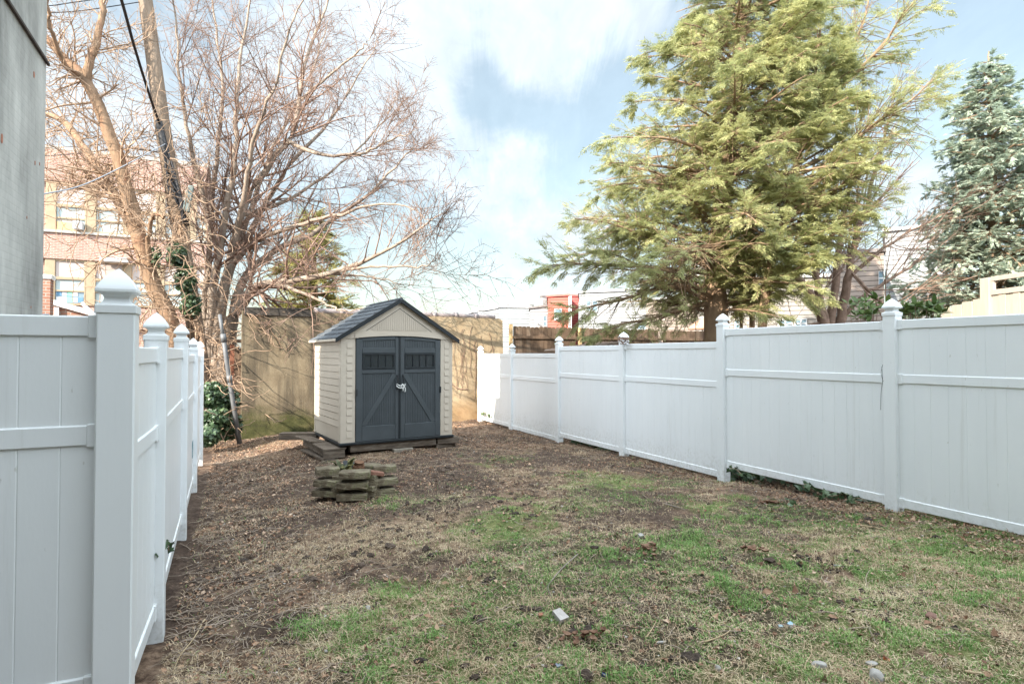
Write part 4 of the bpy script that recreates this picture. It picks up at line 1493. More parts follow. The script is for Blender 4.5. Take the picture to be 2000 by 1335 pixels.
cable([(70, 306, 18), (150, 300, 16.5), (250, 290, 14.8), (322, 300, 13.7)], .016, M['cable'], 'black twisted wire drooping just under the thin one over the brick school')
cable([(-20, 389, 7.6), (40, 386, 8.2), (85, 379, 8.6), (160, 362, 10.3), (240, 325, 12), (325, 280, 13.6)], .011, M['greycable'], 'grey service cable stretching from the grey house wall to the pole')
cable([(-30, 590, 7.35), (20, 607, 7.6), (60, 614, 7.8), (95, 614, 8.2)], .012, M['greycable'], 'slack grey cord hanging across the foot of the grey house wall')

# ------------------------------------------------------------------ tangle of dry vines
vr = np.random.default_rng(21)
def tangle(n, xr, yr, Yr, L, wig, sag, r, K=14):
    xs, ys, Ys = vr.uniform(*xr, n), vr.uniform(*yr, n), vr.uniform(*Yr, n)
    P = np.zeros((n, K, 3))
    for i in range(n):
        P[i, 0] = at(xs[i], ys[i], Ys[i])
    d = unit(vr.normal(size=(n, 3)) * np.array([1, .5, .9]))
    ln = vr.uniform(*L, n)[:, None] / (K - 1)
    for j in range(1, K):
        d = d + vr.normal(size=(n, 3)) * wig
        d[:, 2] -= sag
        d = unit(d)
        P[:, j] = P[:, j - 1] + d * ln
    Rr = np.repeat(vr.uniform(*r, n)[:, None], K, 1) * np.linspace(1, .6, K)
    return P, Rr
parts_ = [tangle(110, (85, 330), (260, 470), (12.6, 14.4), (.8, 2.6), .28, .03, (.006, .012)),
          tangle(200, (265, 400), (330, 640), (12.9, 14.2), (.7, 2.0), .3, .06, (.006, .013)),
          tangle(110, (380, 470), (560, 800), (13.4, 15), (.6, 1.8), .32, .05, (.006, .014)),
          tangle(110, (100, 420), (130, 330), (12.8, 15.0), (.8, 2.4), .25, .02, (.005, .010)),
          tangle(120, (235, 340), (560, 690), (12.6, 14), (.6, 1.6), .34, .04, (.006, .012))]
V_, F_ = join([tubes(p, r_, 4) for p, r_ in parts_])
vo = np_mesh('vines', V_, F_, M['vine'], loc=tuple(T1), smooth=True)
tag(vo, 'tangle of dry tan vines hanging over the leaning tree and pole', 'vines', kind='stuff')
# climbing stems gripping the pole
m = MB()
for k in range(14):
    r_ = random.Random(100 + k)
    pts = []
    for y in range(690, 380, -45):
        f = (690 - y) / 310
        pts.append(at(388 - f * 46 + r_.uniform(-16, 16), y, 13.7 + r_.uniform(-.08, .02)))
    m.tube(curve(pts, 24), r_.uniform(.012, .03), 5)
tag(m.build('climbing_stems', M['vine'], None, smooth=True, loc=tuple(pp[0])), 'thick dry climbing stems gripping the lower part of the leaning pole', 'vines', kind='stuff')

# ------------------------------------------------------------------ leaves as small polygons
IVY = np.array([[0, -.1], [.34, -.28], [.42, .05], [.72, .12], [.36, .42], [0, 1.0], [-.36, .42], [-.72, .12], [-.42, .05], [-.34, -.28]])
OVAL = np.array([[0, 0], [.28, .3], [.26, .65], [0, 1.0], [-.26, .65], [-.28, .3]])


def leaf_polys(P, D, Nn, size, shape, cup=.15):
    """P positions, D pointing direction, Nn facing; -> (n,k,3)"""
    D = unit(D)
    S = unit(np.cross(D, Nn))
    Nn = unit(np.cross(S, D))
    x, y = shape[:, 0], shape[:, 1]
    z = (np.atleast_1d(cup)[:, None] * (np.abs(x) * 1.2 - (y - .5) ** 2)[None])
    return P[:, None] + size[:, None, None] * (S[:, None] * x[None, :, None] + D[:, None] * y[None, :, None] + Nn[:, None] * z[:, :, None])


def poly_mesh(name, polys, M_, parent=None, **kw):
    n, k, _ = polys.shape
    return np_mesh(name, polys.reshape(-1, 3), np.arange(n * k).reshape(n, k), M_, parent, **kw)


def clump(n, centre, rad, size, shape, r, face=(0, -1, .6), hang=.5, shell=.35):
    u = unit(r.normal(size=(n, 3)))
    k = r.random(n) ** shell
    P = np.array(centre) + u * np.array(rad) * k[:, None]
    Nn = unit(u * .7 + np.array(face) * .6 + r.normal(size=(n, 3)) * .5)
    D = unit(r.normal(size=(n, 3)) + np.array([0, 0, -hang * 2]))
    return leaf_polys(P, D, Nn, r.uniform(size[0], size[1], n), shape)


ir = np.random.default_rng(31)
# ivy on the pole and the leaning trunk
ic = [(clump(430, at(x, y, Y), (sx, .22, sz), (.045, .085), IVY, ir)) for x, y, Y, sx, sz in
      [(345, 495, 13.55, .22, .3), (362, 545, 13.5, .26, .35), (372, 595, 13.5, .22, .3), (304, 500, 13.1, .14, .22)]]
o = poly_mesh('ivy', np.concatenate(ic[:3]), M['ivy'], loc=tuple(at(362, 545, 13.5)))
tag(o, 'dark green ivy clinging to the lower part of the leaning pole', 'ivy')
o = poly_mesh('ivy', clump(120, at(304, 500, 13.1), (.14, .1, .25), (.04, .07), IVY, ir), M['ivy'], loc=tuple(at(304, 500, 13.1)))
tag(o, 'small ivy patch high on the vine-wrapped leaning trunk', 'ivy')
# ivy bush at the end of the fence
b0 = at(425, 800, 12.4)
ib = thing('ivy_bush', 'dark ivy bush at the fence end in front of the bare tree', 'bush', (b0.x, b0.y, gz(b0.x, b0.y)))
cl_ = [clump(600, at(x, y, Y), (sx, .35, sz), (.05, .095), IVY, ir) for x, y, Y, sx, sz in
       [(412, 770, 12.3, .25, .28), (440, 780, 12.6, .28, .3), (420, 820, 12.2, .3, .3), (448, 830, 12.6, .22, .3), (405, 850, 11.8, .2, .2)]]
poly_mesh('foliage', np.concatenate(cl_), M['ivy'], ib, world=True)
P_, R_ = tangle(70, (400, 465), (740, 860), (12.1, 12.9), (.3, .9), .3, .05, (.006, .012), 8)
V_, F_ = tubes(P_, R_, 4)
np_mesh('stems', V_, F_, M['vine'], ib, world=True, smooth=True)
# leaning galvanised pipe
m = MB()
m.tube([at(468, 866, 12.3), at(456, 790, 12.3), at(442, 700, 12.3), at(436, 655, 12.3)], [.048, .048, .046, .044], 10)
pipe = thing('metal_pipe', 'bent grey metal pipe leaning between the ivy bush and the stucco wall', 'pipe', tuple(at(468, 866, 12.3)))
m.build('pipe_body', M['pipe'], pipe, world=True, smooth=True)
m = MB()
m.tube([at(436.5, 662, 12.3), at(429, 614, 12.3)], [.036, .036], 10)
m.build('upper_pipe', M['pipe'], pipe, world=True, smooth=True)
m = MB()
m.tube([at(437.5, 668, 12.3), at(435.8, 652, 12.3)], [.058, .058], 10)
m.build('coupling', M['pipe'], pipe, world=True, smooth=True)
m = MB()
m.tube([at(449.3, 746, 12.3), at(447.2, 733, 12.3)], [.055, .055], 10)
m.build('coupling', M['pipe'], pipe, world=True, smooth=True)
# red-brown board fence remnant next to the stucco wall
ob = thing('board_fence', 'narrow remnant of red brown board fence at the end of the stucco wall', 'fence', tuple(at(456, 850, 13.9)), TH)
for i, (x, col_) in enumerate([(452, 'red'), (461, 'tan'), (469, 'tan')]):
    p = ROOT[ob.name].inverted() @ at(x, 850, 13.9)
    m = MB()
    m.cbox(p.x - .05, p.x + .05, -.01 * i, .02 - .01 * i, -.1, 2.14 - .05 * i, .005)
    m.build('board', mat('red_board', [(.15, .055, .032), (.24, .11, .07)], scale=5, rough=.9, stretch=(3, 3, .5)) if col_ == 'red' else M['fence_wood'], ob)
m = MB()
p = ROOT[ob.name].inverted() @ at(455, 650, 13.9)
m.cbox(p.x - .12, p.x + .35, -.06, -.03, 2.18, 2.26, .005)
m.build('rail', M['fence_wood'], ob)

# creeper stems across the paler end of the stucco wall and on the stained end
m = MB()
wi = ROOT[wall.name]
def wpt(x, z):
    return wi @ Vector((x, -.012, z))
cr = random.Random(9)
for k in range(18):
    x = cr.uniform(4.9, 6.7)
    z = cr.uniform(.7, 1.4)
    pts = [wpt(x, z)]
    for j in range(8):
        x += cr.uniform(-.07, .07)
        z += cr.uniform(.1, .28)
        if z > 2.95:
            break
        pts.append(wpt(min(x, WLn - .1), z))
    if len(pts) > 2:
        m.tube(curve(pts, 24), cr.uniform(.003, .006), 5)
m.tube(curve([wpt(4.75, 1.45), wpt(5.1, 1.32), wpt(5.4, 1.05), wpt(5.75, 1.0)]), .012, 5)
tag(m.build('creeper_stems', M['twig'], None, smooth=True, loc=tuple(wpt(5.6, 1.2))), 'leafless creeper stems spread over the sunny end of the stucco wall', 'creeper')
m = MB()
for k in range(9):
    pts = [wpt(cr.uniform(0, .25), 2.95)]
    x, z = cr.uniform(.1, .4), 2.9
    for j in range(5):
        x += cr.uniform(-.02, .22)
        z -= cr.uniform(.02, .22)
        pts.append(wi @ Vector((x, -.05 - cr.uniform(0, .08), z)))
    m.tube(curve(pts, 20), cr.uniform(.005, .009), 5)
tag(m.build('hanging_vines', M['vine'], None, smooth=True, loc=tuple(wpt(.2, 2.8))), 'dry vines hanging over the broken corner of the stucco wall', 'vines')

# ------------------------------------------------------------------ conifers
HT = []
for i in range(6):
    y = .12 + i * .14
    l = .30 - i * .035
    for s in (-1, 1):
        HT.append((0, y, s, l))


def sprays(P, D, Nn, size, wid=.085, pairs=6, ang=52, r=rng):
    """flat feathery twigs: an axis with slim leaflets on both sides; every leaflet is its own rhombus"""
    D = unit(D)
    S = unit(np.cross(D, Nn))
    Nn = unit(np.cross(S, D))
    n = len(P)
    out = []
    ca, sa = math.cos(R(ang)), math.sin(R(ang))
    for i in range(pairs + 1):
        yb = .08 + i * (.82 / pairs)
        l = (.46 - .36 * i / pairs) if i < pairs else .3
        for s in ((-1, 1) if i < pairs else (0,)):
            a = R(ang) * s + r.normal(0, .12, n)
            dx, dy = np.sin(a)[:, None], np.cos(a)[:, None]
            ld = S * dx + D * dy - Nn * (.18 + .2 * r.random(n)[:, None]) * abs(s)
            base = P + D * (yb * size)[:, None] - Nn * (.25 * yb * yb * size)[:, None]
            ln = (l * size * r.uniform(.75, 1.25, n))[:, None]
            w = unit(np.cross(ld, Nn)) * (wid * size)[:, None]
            tip = base + ld * ln
            midp = base + ld * ln * .5
            out.append(np.stack([base, midp + w * .5, tip, midp - w * .5], 1))
    return np.concatenate(out)


def conifer(root, trunk_pts, trunk_r, prof, nbr, zr, r, leaf, bark, spray=(.13, .26), nlet=24, nspray=8, droop=.05, rise=(5, 20), extra=(), wid=.085, ang=52, dense_front=True, let_ratio=.32, rad=.055, gap=(1.5, .27, .50)):
    """prof(z) -> reach towards -x, +x and fore/aft at height z"""
    P, rr = limb(trunk_pts, trunk_r, 30, .01)
    np_mesh('trunk', *tubes(P[None], rr[None], 12), bark, root, world=True, smooth=True)
    zs = r.uniform(0, 1, nbr)
    Bp, Br = [], []
    K = 11
    for i in range(nbr):
        z = zr[0] + (zr[1] - zr[0]) * (i + zs[i]) / nbr
        j = np.searchsorted(P[:, 2], z)
        j = min(max(j, 1), len(P) - 1)
        f = (z - P[j - 1, 2]) / max(P[j, 2] - P[j - 1, 2], 1e-6)
        o = P[j - 1] * (1 - f) + P[j] * f
        az = i * 2.39996 + r.normal(0, .3)
        lx0, lx1, ly = prof(z)
        c = math.cos(az)
        L = ((lx1 if c > 0 else lx0) * abs(c) ** 1.3 + ly * (1 - abs(c) ** 1.3)) * r.uniform(.72, 1.08)
        e = R(r.uniform(*rise))
        d = np.array([math.cos(az) * math.cos(e), math.sin(az) * math.cos(e), math.sin(e)])
        pts = [o]
        for k in range(1, K):
            d = d + r.normal(size=3) * .05
            d[2] -= droop * (k / K) * 2
            d = d / np.linalg.norm(d)
            pts.append(pts[-1] + d * L / (K - 1))
        Bp.append(pts)
        Br.append(np.linspace(min(.012 + L * .014, rad), .008, K))
    for ex in extra:
        p, q = limb(*ex, K=K, rough_=.02)
        Bp.append(p)
        Br.append(q)
    Bp, Br = np.array(Bp), np.array(Br)
    C1, C1r = spawn(Bp, Br, nbr * nlet, t=(.12, 1.0), ang=(50, 12), ratio=let_ratio, taper=.6, up=-droop * .9, wig=.08, K=6, rsc=.4, rmin=.004, rmax=.014, flat=.3, lmin=.25, lmax=1.3, r=r)
    np_mesh('branch_crown', *join([tubes(Bp, Br, 6), tubes(C1, C1r, 3)]), bark, root, world=True, smooth=True)
    # sprays along the branchlets
    n = nbr * nlet * nspray
    pi = r.integers(0, len(C1), n)
    tt = (.12 + .88 * r.random(n) ** .8) * 5
    i0 = np.minimum(tt.astype(int), 4)
    fr = (tt - i0)[:, None]
    pos = C1[pi, i0] * (1 - fr) + C1[pi, i0 + 1] * fr
    tan = unit(C1[pi, i0 + 1] - C1[pi, i0])
    side = unit(np.cross(tan, np.array([0, 0, 1.]))) * np.where(r.random(n) < .5, 1, -1)[:, None]
    D = unit(tan + side * r.uniform(.0, 1.5, n)[:, None] + np.array([0, 0, -droop * 4]) + r.normal(size=(n, 3)) * .18)
    Nn = unit(np.array([0, 0, 1.]) + r.normal(size=(n, 3)) * .35)
    # boughs thin out in places and let the sky through
    hole = fbm(pos[:, 0] * 1.0 + pos[:, 1] * .35, pos[:, 2], gap[0], 7, 3)
    keep = r.random(n) < ss(gap[1], gap[2], hole)
    pos, D, Nn = pos[keep], D[keep], Nn[keep]
    poly_mesh('foliage', sprays(pos, D, Nn, r.uniform(*spray, len(pos)), wid=wid, r=r, ang=ang), leaf, root, world=True)


hr = np.random.default_rng(77)
YH = 14.0
h0 = at(1395, 700, YH)
ht = thing('hemlock_tree', 'tall hemlock with a thick trunk and drooping yellow green sprays beyond the white fence', 'tree', (h0.x, h0.y, EYE - 2.0), 0, 'hemlocks beyond the white fence')
def zpx(y, Y=YH):
    return EYE + (690 - y) / 1150 * Y
ys_ = [-260, -120, 0, 100, 200, 300, 400, 480, 540, 600, 660]
tx_ = [1455, 1452, 1448, 1443, 1436, 1424, 1410, 1402, 1398, 1396, 1395]
lft = [1400, 1335, 1275, 1225, 1195, 1130, 1105, 1085, 1068, 1085, 1150]
rgt = [1500, 1570, 1630, 1650, 1670, 1680, 1660, 1640, 1600, 1560, 1500]
zz_ = [zpx(y) for y in ys_][::-1]
ll_ = [(t - a) / 1150 * YH for t, a in zip(tx_, lft)][::-1]
rl_ = [(a - t) / 1150 * YH for t, a in zip(tx_, rgt)][::-1]
def hprof(z):
    a, b_ = np.interp(z, zz_, ll_), np.interp(z, zz_, rl_)
    return a * 1.0, b_ * 1.0, max(a, b_) * .8
conifer(ht, [(1393, 780, YH), (1400, 660, YH), (1397, 560, YH), (1405, 450, YH), (1418, 340, YH), (1432, 230, YH), (1443, 100, YH), (1449, 0, YH), (1455, -280, YH)],
        [.36, .30, .25, .22, .19, .16, .125, .10, .04], hprof, 172, (zpx(622), zpx(-270)), hr, M['hem_leaf'], M['hem_bark'], nlet=31, nspray=12, droop=.035, rise=(0, 28), let_ratio=.34,
        extra=[([(1398, 560, 14), (1300, 562, 13.6), (1190, 590, 13.2), (1105, 612, 13.0)], [.06, .045, .03, .01]), ([(1397, 590, 14), (1320, 608, 13.5), (1230, 630, 13.1), (1150, 655, 12.9)], [.055, .04, .025, .008]),
               ([(1400, 535, 14), (1270, 522, 13.8), (1140, 515, 13.6), (1066, 522, 13.5)], [.06, .045, .03, .01]), ([(1397, 585, 14), (1350, 600, 14.4), (1290, 622, 14.8), (1240, 640, 15)], [.05, .04, .025, .008]),
               ([(1425, 340, 14), (1520, 260, 13.8), (1620, 190, 13.6), (1700, 115, 13.4), (1760, 40, 13.2), (1800, -20, 13.0)], [.07, .055, .045, .035, .022, .008]),
               ([(1425, 330, 14), (1530, 230, 14.3), (1620, 150, 14.6), (1680, 60, 14.8), (1700, -20, 15)], [.07, .05, .04, .03, .01])])
h1 = at(1520, 680, 13.0)
h2t = thing('hemlock_tree', 'slimmer hemlock with upswept arms standing between the thick trunk and the forked tree', 'tree', (h1.x, h1.y, EYE - 2.0), 0, 'hemlocks beyond the white fence')
ys2 = [40, 150, 250, 350, 450, 540, 600, 650]
zz2 = [zpx(y, 13.0) for y in ys2][::-1]
ll2 = [v / 1150 * 13.0 for v in [30, 70, 110, 130, 150, 150, 120, 60]][::-1]
rl2 = [v / 1150 * 13.0 for v in [30, 90, 130, 150, 160, 150, 110, 50]][::-1]
conifer(h2t, [(1487, 780, 13.0), (1489, 640, 13.0), (1505, 520, 13.0), (1540, 400, 13.1), (1565, 280, 13.2), (1590, 150, 13.3), (1605, 30, 13.4)], [.12, .10, .09, .08, .06, .045, .015],
        lambda z: (np.interp(z, zz2, ll2), np.interp(z, zz2, rl2), np.interp(z, zz2, rl2) * .8), 70, (zpx(578, 13.0), zpx(45, 13.0)), hr, M['hem_leaf'], M['hem_bark'], nlet=27, nspray=9, gap=(1.5, .2, .42), droop=.03, rise=(10, 40),
        extra=[([(1560, 330, 13.2), (1640, 290, 12.9), (1720, 235, 12.7), (1780, 195, 12.5), (1825, 150, 13.8)], [.05, .04, .03, .02, .008]),
               ([(1550, 420, 13.1), (1620, 380, 12.7), (1690, 330, 12.5), (1745, 260, 13.8)], [.05, .04, .025, .008]),
               ([(1530, 480, 13.0), (1600, 470, 12.7), (1670, 430, 12.5), (1735, 380, 13.8)], [.05, .035, .025, .008])])
for x, w, lab in ((1447, .045, 'thin red brown sapling stem just beside the thick hemlock trunk'), (1468, .075, 'sapling trunk midway between the thick hemlock trunk and the slim hemlock')):
    b_ = at(x, 760, 14.3)
    sp_ = thing('sapling', lab, 'sapling', (b_.x, b_.y, EYE - 2.0), 0, 'saplings beside the hemlock')
    p, q = limb([(x, 770, 14.3), (x + 1, 640, 14.3), (x + 3, 560, 14.2), (x + 12, 470, 14.0)], [w, w * .9, w * .7, w * .3], 14, .006)
    np_mesh('trunk', *tubes(p[None], q[None], 8), M['hem_bark'], sp_, world=True, smooth=True)
    a, c = spawn(p[None], q[None], 14, t=(.4, 1), ang=(55, 12), absolute=.9, ratio=1, up=-.03, K=7, rmin=.006, r=hr)
    np_mesh('branch_crown', *tubes(a, c, 4), M['hem_bark'], sp_, world=True, smooth=True)
    n = 260
    pi = hr.integers(0, len(a), n)
    k = hr.integers(1, 6, n)
    poly_mesh('foliage', sprays(a[pi, k], unit(a[pi, k] - a[pi, k - 1] + hr.normal(size=(n, 3)) * .5 + np.array([0, 0, -.2])), unit(np.array([0, 0, 1.]) + hr.normal(size=(n, 3)) * .3), hr.uniform(.2, .4, n), r=hr), M['hem_leaf'], sp_, world=True)

# blue spruce
YS = 16.5
s0_ = at(1945, 690, YS)
spt = thing('blue_spruce', 'dense blue spruce rising behind the pale plank fence', 'tree', (s0_.x, s0_.y, EYE - 2.0))
ys3 = [100, 150, 200, 300, 400, 480, 560, 620, 680]
zz3 = [zpx(y, YS) for y in ys3][::-1]
wl3 = [v / 1150 * YS for v in [5, 36, 64, 94, 122, 146, 160, 165, 150]][::-1]
conifer(spt, [(1945, 780, YS), (1945, 600, YS), (1940, 400, YS), (1934, 220, YS), (1931, 100, YS)], [.2, .17, .12, .06, .015],
        lambda z: (np.interp(z, zz3, wl3), np.interp(z, zz3, wl3), np.interp(z, zz3, wl3)), 215, (zpx(670, YS), zpx(112, YS)), hr, M['spruce_leaf'], M['hem_bark'], spray=(.08, .155), nlet=26, nspray=17, droop=.02, rise=(-8, 12), wid=.13, ang=42, let_ratio=.42, rad=.04, gap=(1.5, .1, .35))

# yellow-green conifer far behind the stucco wall
YC = 27
c0_ = at(615, 690, YC)
yc = thing('conifer', 'hazy yellow green conifer seen through the bare tree above the stucco wall', 'tree', (c0_.x, c0_.y, EYE - 2.0))
ysc = [405, 450, 500, 560, 620, 680]
zzc = [zpx(y, YC) for y in ysc][::-1]
wlc = [v / 1150 * YC for v in [6, 36, 56, 74, 88, 90]][::-1]
conifer(yc, [(615, 760, YC), (615, 600, YC), (612, 480, YC), (610, 400, YC)], [.2, .16, .1, .02],
        lambda z: (np.interp(z, zzc, wlc), np.interp(z, zzc, wlc), np.interp(z, zzc, wlc)), 60, (zpx(670, YC), zpx(408, YC)), hr, M['pine_leaf'], M['hem_bark'], spray=(.35, .6), nlet=13, nspray=5, droop=.02, rise=(0, 25), wid=.10)

# ------------------------------------------------------------------ forked bare tree beyond the white fence
YM = 16.0
m0 = at(1622, 660, YM)
mt = thing('forked_tree', 'bare multi-stemmed tree fanning out behind the white fence beside the pale house', 'tree', (m0.x, m0.y, EYE - 1.8))
LM = [limb([(1618, 720, YM), (1608, 630, YM), (1580, 570, YM), (1552, 535, YM - .1), (1530, 500, YM - .2), (1500, 440, YM)], [0.156, 0.130, 0.111, 0.085, 0.058, 0.026]),
      limb([(1620, 720, YM), (1612, 630, YM), (1598, 570, YM), (1590, 500, YM), (1580, 400, YM + .2), (1590, 300, YM + .4)], [0.130, 0.117, 0.091, 0.072, 0.052, 0.019]),
      limb([(1622, 720, YM), (1622, 630, YM), (1632, 560, YM), (1640, 470, YM + .1), (1655, 380, YM + .2), (1675, 280, YM + .4), (1690, 190, YM + .5)], [0.143, 0.124, 0.104, 0.078, 0.058, 0.039, 0.016]),
      limb([(1630, 720, YM), (1640, 630, YM), (1652, 560, YM), (1668, 480, YM), (1690, 400, YM), (1720, 300, YM), (1740, 220, YM)], [0.156, 0.137, 0.111, 0.085, 0.058, 0.039, 0.013]),
      limb([(1645, 620, YM), (1690, 575, YM - .2), (1740, 545, YM - .3), (1800, 500, YM - .4), (1830, 440, YM - .4)], [0.065, 0.052, 0.039, 0.026, 0.010]),
      limb([(1660, 540, YM), (1720, 490, YM), (1780, 450, YM), (1840, 420, YM), (1900, 400, YM)], [0.052, 0.039, 0.026, 0.018, 0.008]),
      limb([(1600, 630, YM), (1560, 640, YM - .3), (1520, 650, YM - .5)], [0.039, 0.026, 0.013]),
      limb([(1660, 530, YM), (1690, 560, YM - .6), (1725, 595, YM - .8), (1740, 610, YM - 1.2)], [0.039, 0.046, 0.046, 0.039])]
Q0, S0 = grow(LM)
Q1, S1 = spawn(Q0, S0, 90, t=(.3, 1), ang=(32, 12), absolute=2.0, ratio=1, taper=.4, up=.03, wig=.06, K=9, rsc=.4, rmin=.007, rmax=.022, lmin=.6, lmax=2.6)
# a fan of whips leaning towards the spruce
dd = np.array([.55, -.1, .45])
Q1[:, :, :] += (np.linspace(0, 1, 9)[None, :, None] ** 1.5) * dd * .9
Q2, S2 = spawn(Q1, S1, 420, t=(.15, 1), ang=(28, 10), absolute=1.0, ratio=1, taper=.3, up=.02, wig=.08, K=6, rsc=.6, rmin=.0045, lmin=.3, lmax=1.5)
Q3, S3 = spawn(Q2, S2, 1100, t=(.15, 1), ang=(32, 10), absolute=.5, ratio=1, taper=.3, up=.02, wig=.1, K=5, rsc=.7, rmin=.0038, lmin=.15, lmax=.8)
np_mesh('trunk', *tubes(Q0, S0, 9), mat('red_brown_bark', [(.12, .075, .055), (.27, .185, .14)], scale=6, rough=.9, bump=.4), mt, world=True, smooth=True)
np_mesh('branch_crown', *join([tubes(Q1, S1, 5), tubes(Q2, S2, 4), tubes(Q3, S3, 3)]), M['twig'], mt, world=True, smooth=True)

# shrubs peeping over the white fence
sr = np.random.default_rng(3)
for x, y, Y, sx, sz, n, lab in [(1800, 612, 8.6, .27, .14, 230, 'glossy green shrub showing over the white fence below the spruce'),
                                (1690, 606, 8.4, .25, .16, 120, 'loose leafy shrub behind the white fence next to the tall post')]:
    c = at(x, y, Y)
    sh = thing('shrub', lab, 'shrub', (c.x, c.y, EYE - 1.75), 0, 'shrubs behind the white fence')
    a, b_ = [], []
    for k in range(16):
        p, q = [], []
        e = Vector((c.x + sr.uniform(-sx, sx) * .9, c.y + sr.uniform(-.3, .3), c.z + sr.uniform(-.1, sz)))
        g = Vector((c.x + sr.uniform(-.1, .1), c.y, EYE - 1.9))
        a.append(resample([g, g.lerp(e, .5) + Vector((0, 0, .15)), e], 8))
        b_.append(np.linspace(.012, .004, 8))
    np_mesh('stems', *tubes(np.array(a), np.array(b_), 5), M['twig'], sh, world=True, smooth=True)
    tips = np.array(a)[:, -1]
    pi = sr.integers(0, 16, n)
    u = unit(sr.normal(size=(n, 3)) * np.array([1, 1, .6]))
    P_ = tips[pi] + u * .02
    poly_mesh('foliage', leaf_polys(P_, unit(u + np.array([0, 0, .25])), unit(np.array([0, -.3, 1.]) + sr.normal(size=(n, 3)) * .3), sr.uniform(.10, .16, n), OVAL * np.array([.75, 1]), .1), M['shrub'], sh, world=True)
# ------------------------------------------------------------------ houses beyond the fences
def siding(name, c, bh=.2):
    return mat_courses(name, [c, tuple(v * .97 for v in c)], tuple(v * .38 for v in c), 40.0, bh, .024, .7, .5)
S_white = siding('white_siding', (.27, .275, .28))
S_white2 = siding('cream_siding', (.275, .25, .225))
S_grey = siding('pale_grey_siding', (.25, .27, .285))
S_red = siding('red_siding', (.40, .12, .09))
S_pink = siding('beige_siding', (.28, .225, .19))
M['frame'] = mat('white_frame', [(.5, .5, .5), (.55, .55, .55)], scale=4, rough=.5)
M['glass'] = mat('window_glass', [(.10, .16, .20), (.2, .27, .31)], scale=1.5, rough=.08, spec=.8)
M['tar'] = mat('tar_roof', [(.10, .09, .09), (.2, .18, .17)], scale=6, rough=.9)
M['chim'] = mat('chimney_stone', [(.22, .23, .23), (.34, .35, .35)], scale=9, rough=.9, bump=.4)


def house(lab, x0, x1, yt0, yt1, Y, wallmat, depth=7.0, trim=None, wins=(), rot=None, cap=.14, name='row_house', flat_side=True):
    """front face seen between picture columns x0 and x1; its two top corners at rows yt0 and yt1"""
    a = at(x0, 640, Y)
    rot = (-math.atan((x0 - 1000) / FPX) if x0 > 1000 else -math.atan((x1 - 1000) / FPX)) if rot is None else rot
    d = Vector((math.cos(rot), math.sin(rot), 0))
    ray = px_dir(x1, 640)
    k = ray.x / ray.y
    s = (k * a.y - a.x) / (d.x - k * d.y)
    Y1 = a.y + d.y * s
    h = thing(name, lab, 'house', (a.x, a.y, EYE - 2.3), rot, 'row houses beyond the fences')
    z0, z1 = 2.3 + (690 - yt0) / 1150 * Y, 2.3 + (690 - yt1) / 1150 * Y1
    m = MB()
    m.prism([(0, -.4), (s, -.4), (s, z1), (0, z0)], 0, depth, 'y')
    m.build('wall', wallmat, h)
    m = MB()
    m.prism([(-.08, z0 + .002), (s + .08, z1 + .002), (s + .08, z1 + cap), (-.08, z0 + cap)], -.12, depth + .1, 'y')
    m.build('cornice', trim or M['frame'], h)
    for (wx0, wx1, wy0, wy1, pans, ac) in wins:
        def lx(x):
            r_ = px_dir(x, 640)
            kk = r_.x / r_.y
            return (kk * a.y - a.x) / (d.x - kk * d.y)
        u0, u1 = lx(wx0), lx(wx1)
        Ym = a.y + d.y * (u0 + u1) / 2
        q0, q1 = 2.3 + (690 - wy1) / 1150 * Ym, 2.3 + (690 - wy0) / 1150 * Ym
        f = MB()
        t_ = min(.09, (u1 - u0) * .12)
        f.cbox(u0 - t_, u0, -.06, -.002, q0 - t_, q1 + t_, .008)
        f.cbox(u1, u1 + t_, -.06, -.002, q0 - t_, q1 + t_, .008)
        f.cbox(u0 + .001, u1 - .001, -.06, -.002, q1, q1 + t_, .008)
        f.cbox(u0 + .001, u1 - .001, -.08, -.002, q0 - t_, q0, .008)
        for i in range(1, pans):
            xx = u0 + (u1 - u0) * i / pans
            f.box(xx - .025, xx + .025, -.05, -.002, q0 + .001, q1 - .001)
        f.box(u0 + .001, u1 - .001, -.045, -.002, (q0 + q1) / 2 - .025, (q0 + q1) / 2 + .025)
        w = f.build('window', M['frame'], h)
        g = MB()
        g.box(u0, u1, -.03, -.004, q0, q1)
        g.build('pane', M['glass'], w)
        if ac:
            c = MB()
            c.cbox(u0 + .03, u0 + (u1 - u0) * .62, -.45, -.062, q0, q0 + (q1 - q0) * .34, .02)
            c.build('air_conditioner', M['chim'], h)
    return h, a, d, s, Y1


house('long low house with pale grey siding just past the end of the stucco wall', 974, 1036, 600, 601, 46, S_grey, trim=M['frame'])
h_, a_, d_, s_, _ = house('low white house with a sun-bleached wall tucked behind the pale grey siding', 915, 974, 612, 601, 49, S_white)
house('small white house carrying a satellite dish, squeezed beside the red house', 1035, 1070, 603, 598, 44, S_white, trim=M['tar'], wins=[(1062, 1068, 617, 637, 1, False)])
rh, ra, rd, rs_, rY = house('red sided house with an air conditioner in its upper window', 1070, 1111, 580, 577, 43, S_red, trim=mat('red_cornice', [(.45, .1, .08), (.5, .16, .13)], scale=4), wins=[(1084, 1096, 604, 624, 1, True)])
p = ra + rd * rs_
m = MB(ROOT[rh.name])
Ls = 1.5
m.cbox(rs_ - .02, rs_ + .10, -.05, .06, -.3, 2.3 + (690 - 577) / 1150 * rY, .01)
m.cbox(rs_ + .14, rs_ + .21, -.06, .01, -.3, 2.3 + (690 - 577) / 1150 * rY, .01)
m.build('corner_board', M['frame'], rh, world=True)
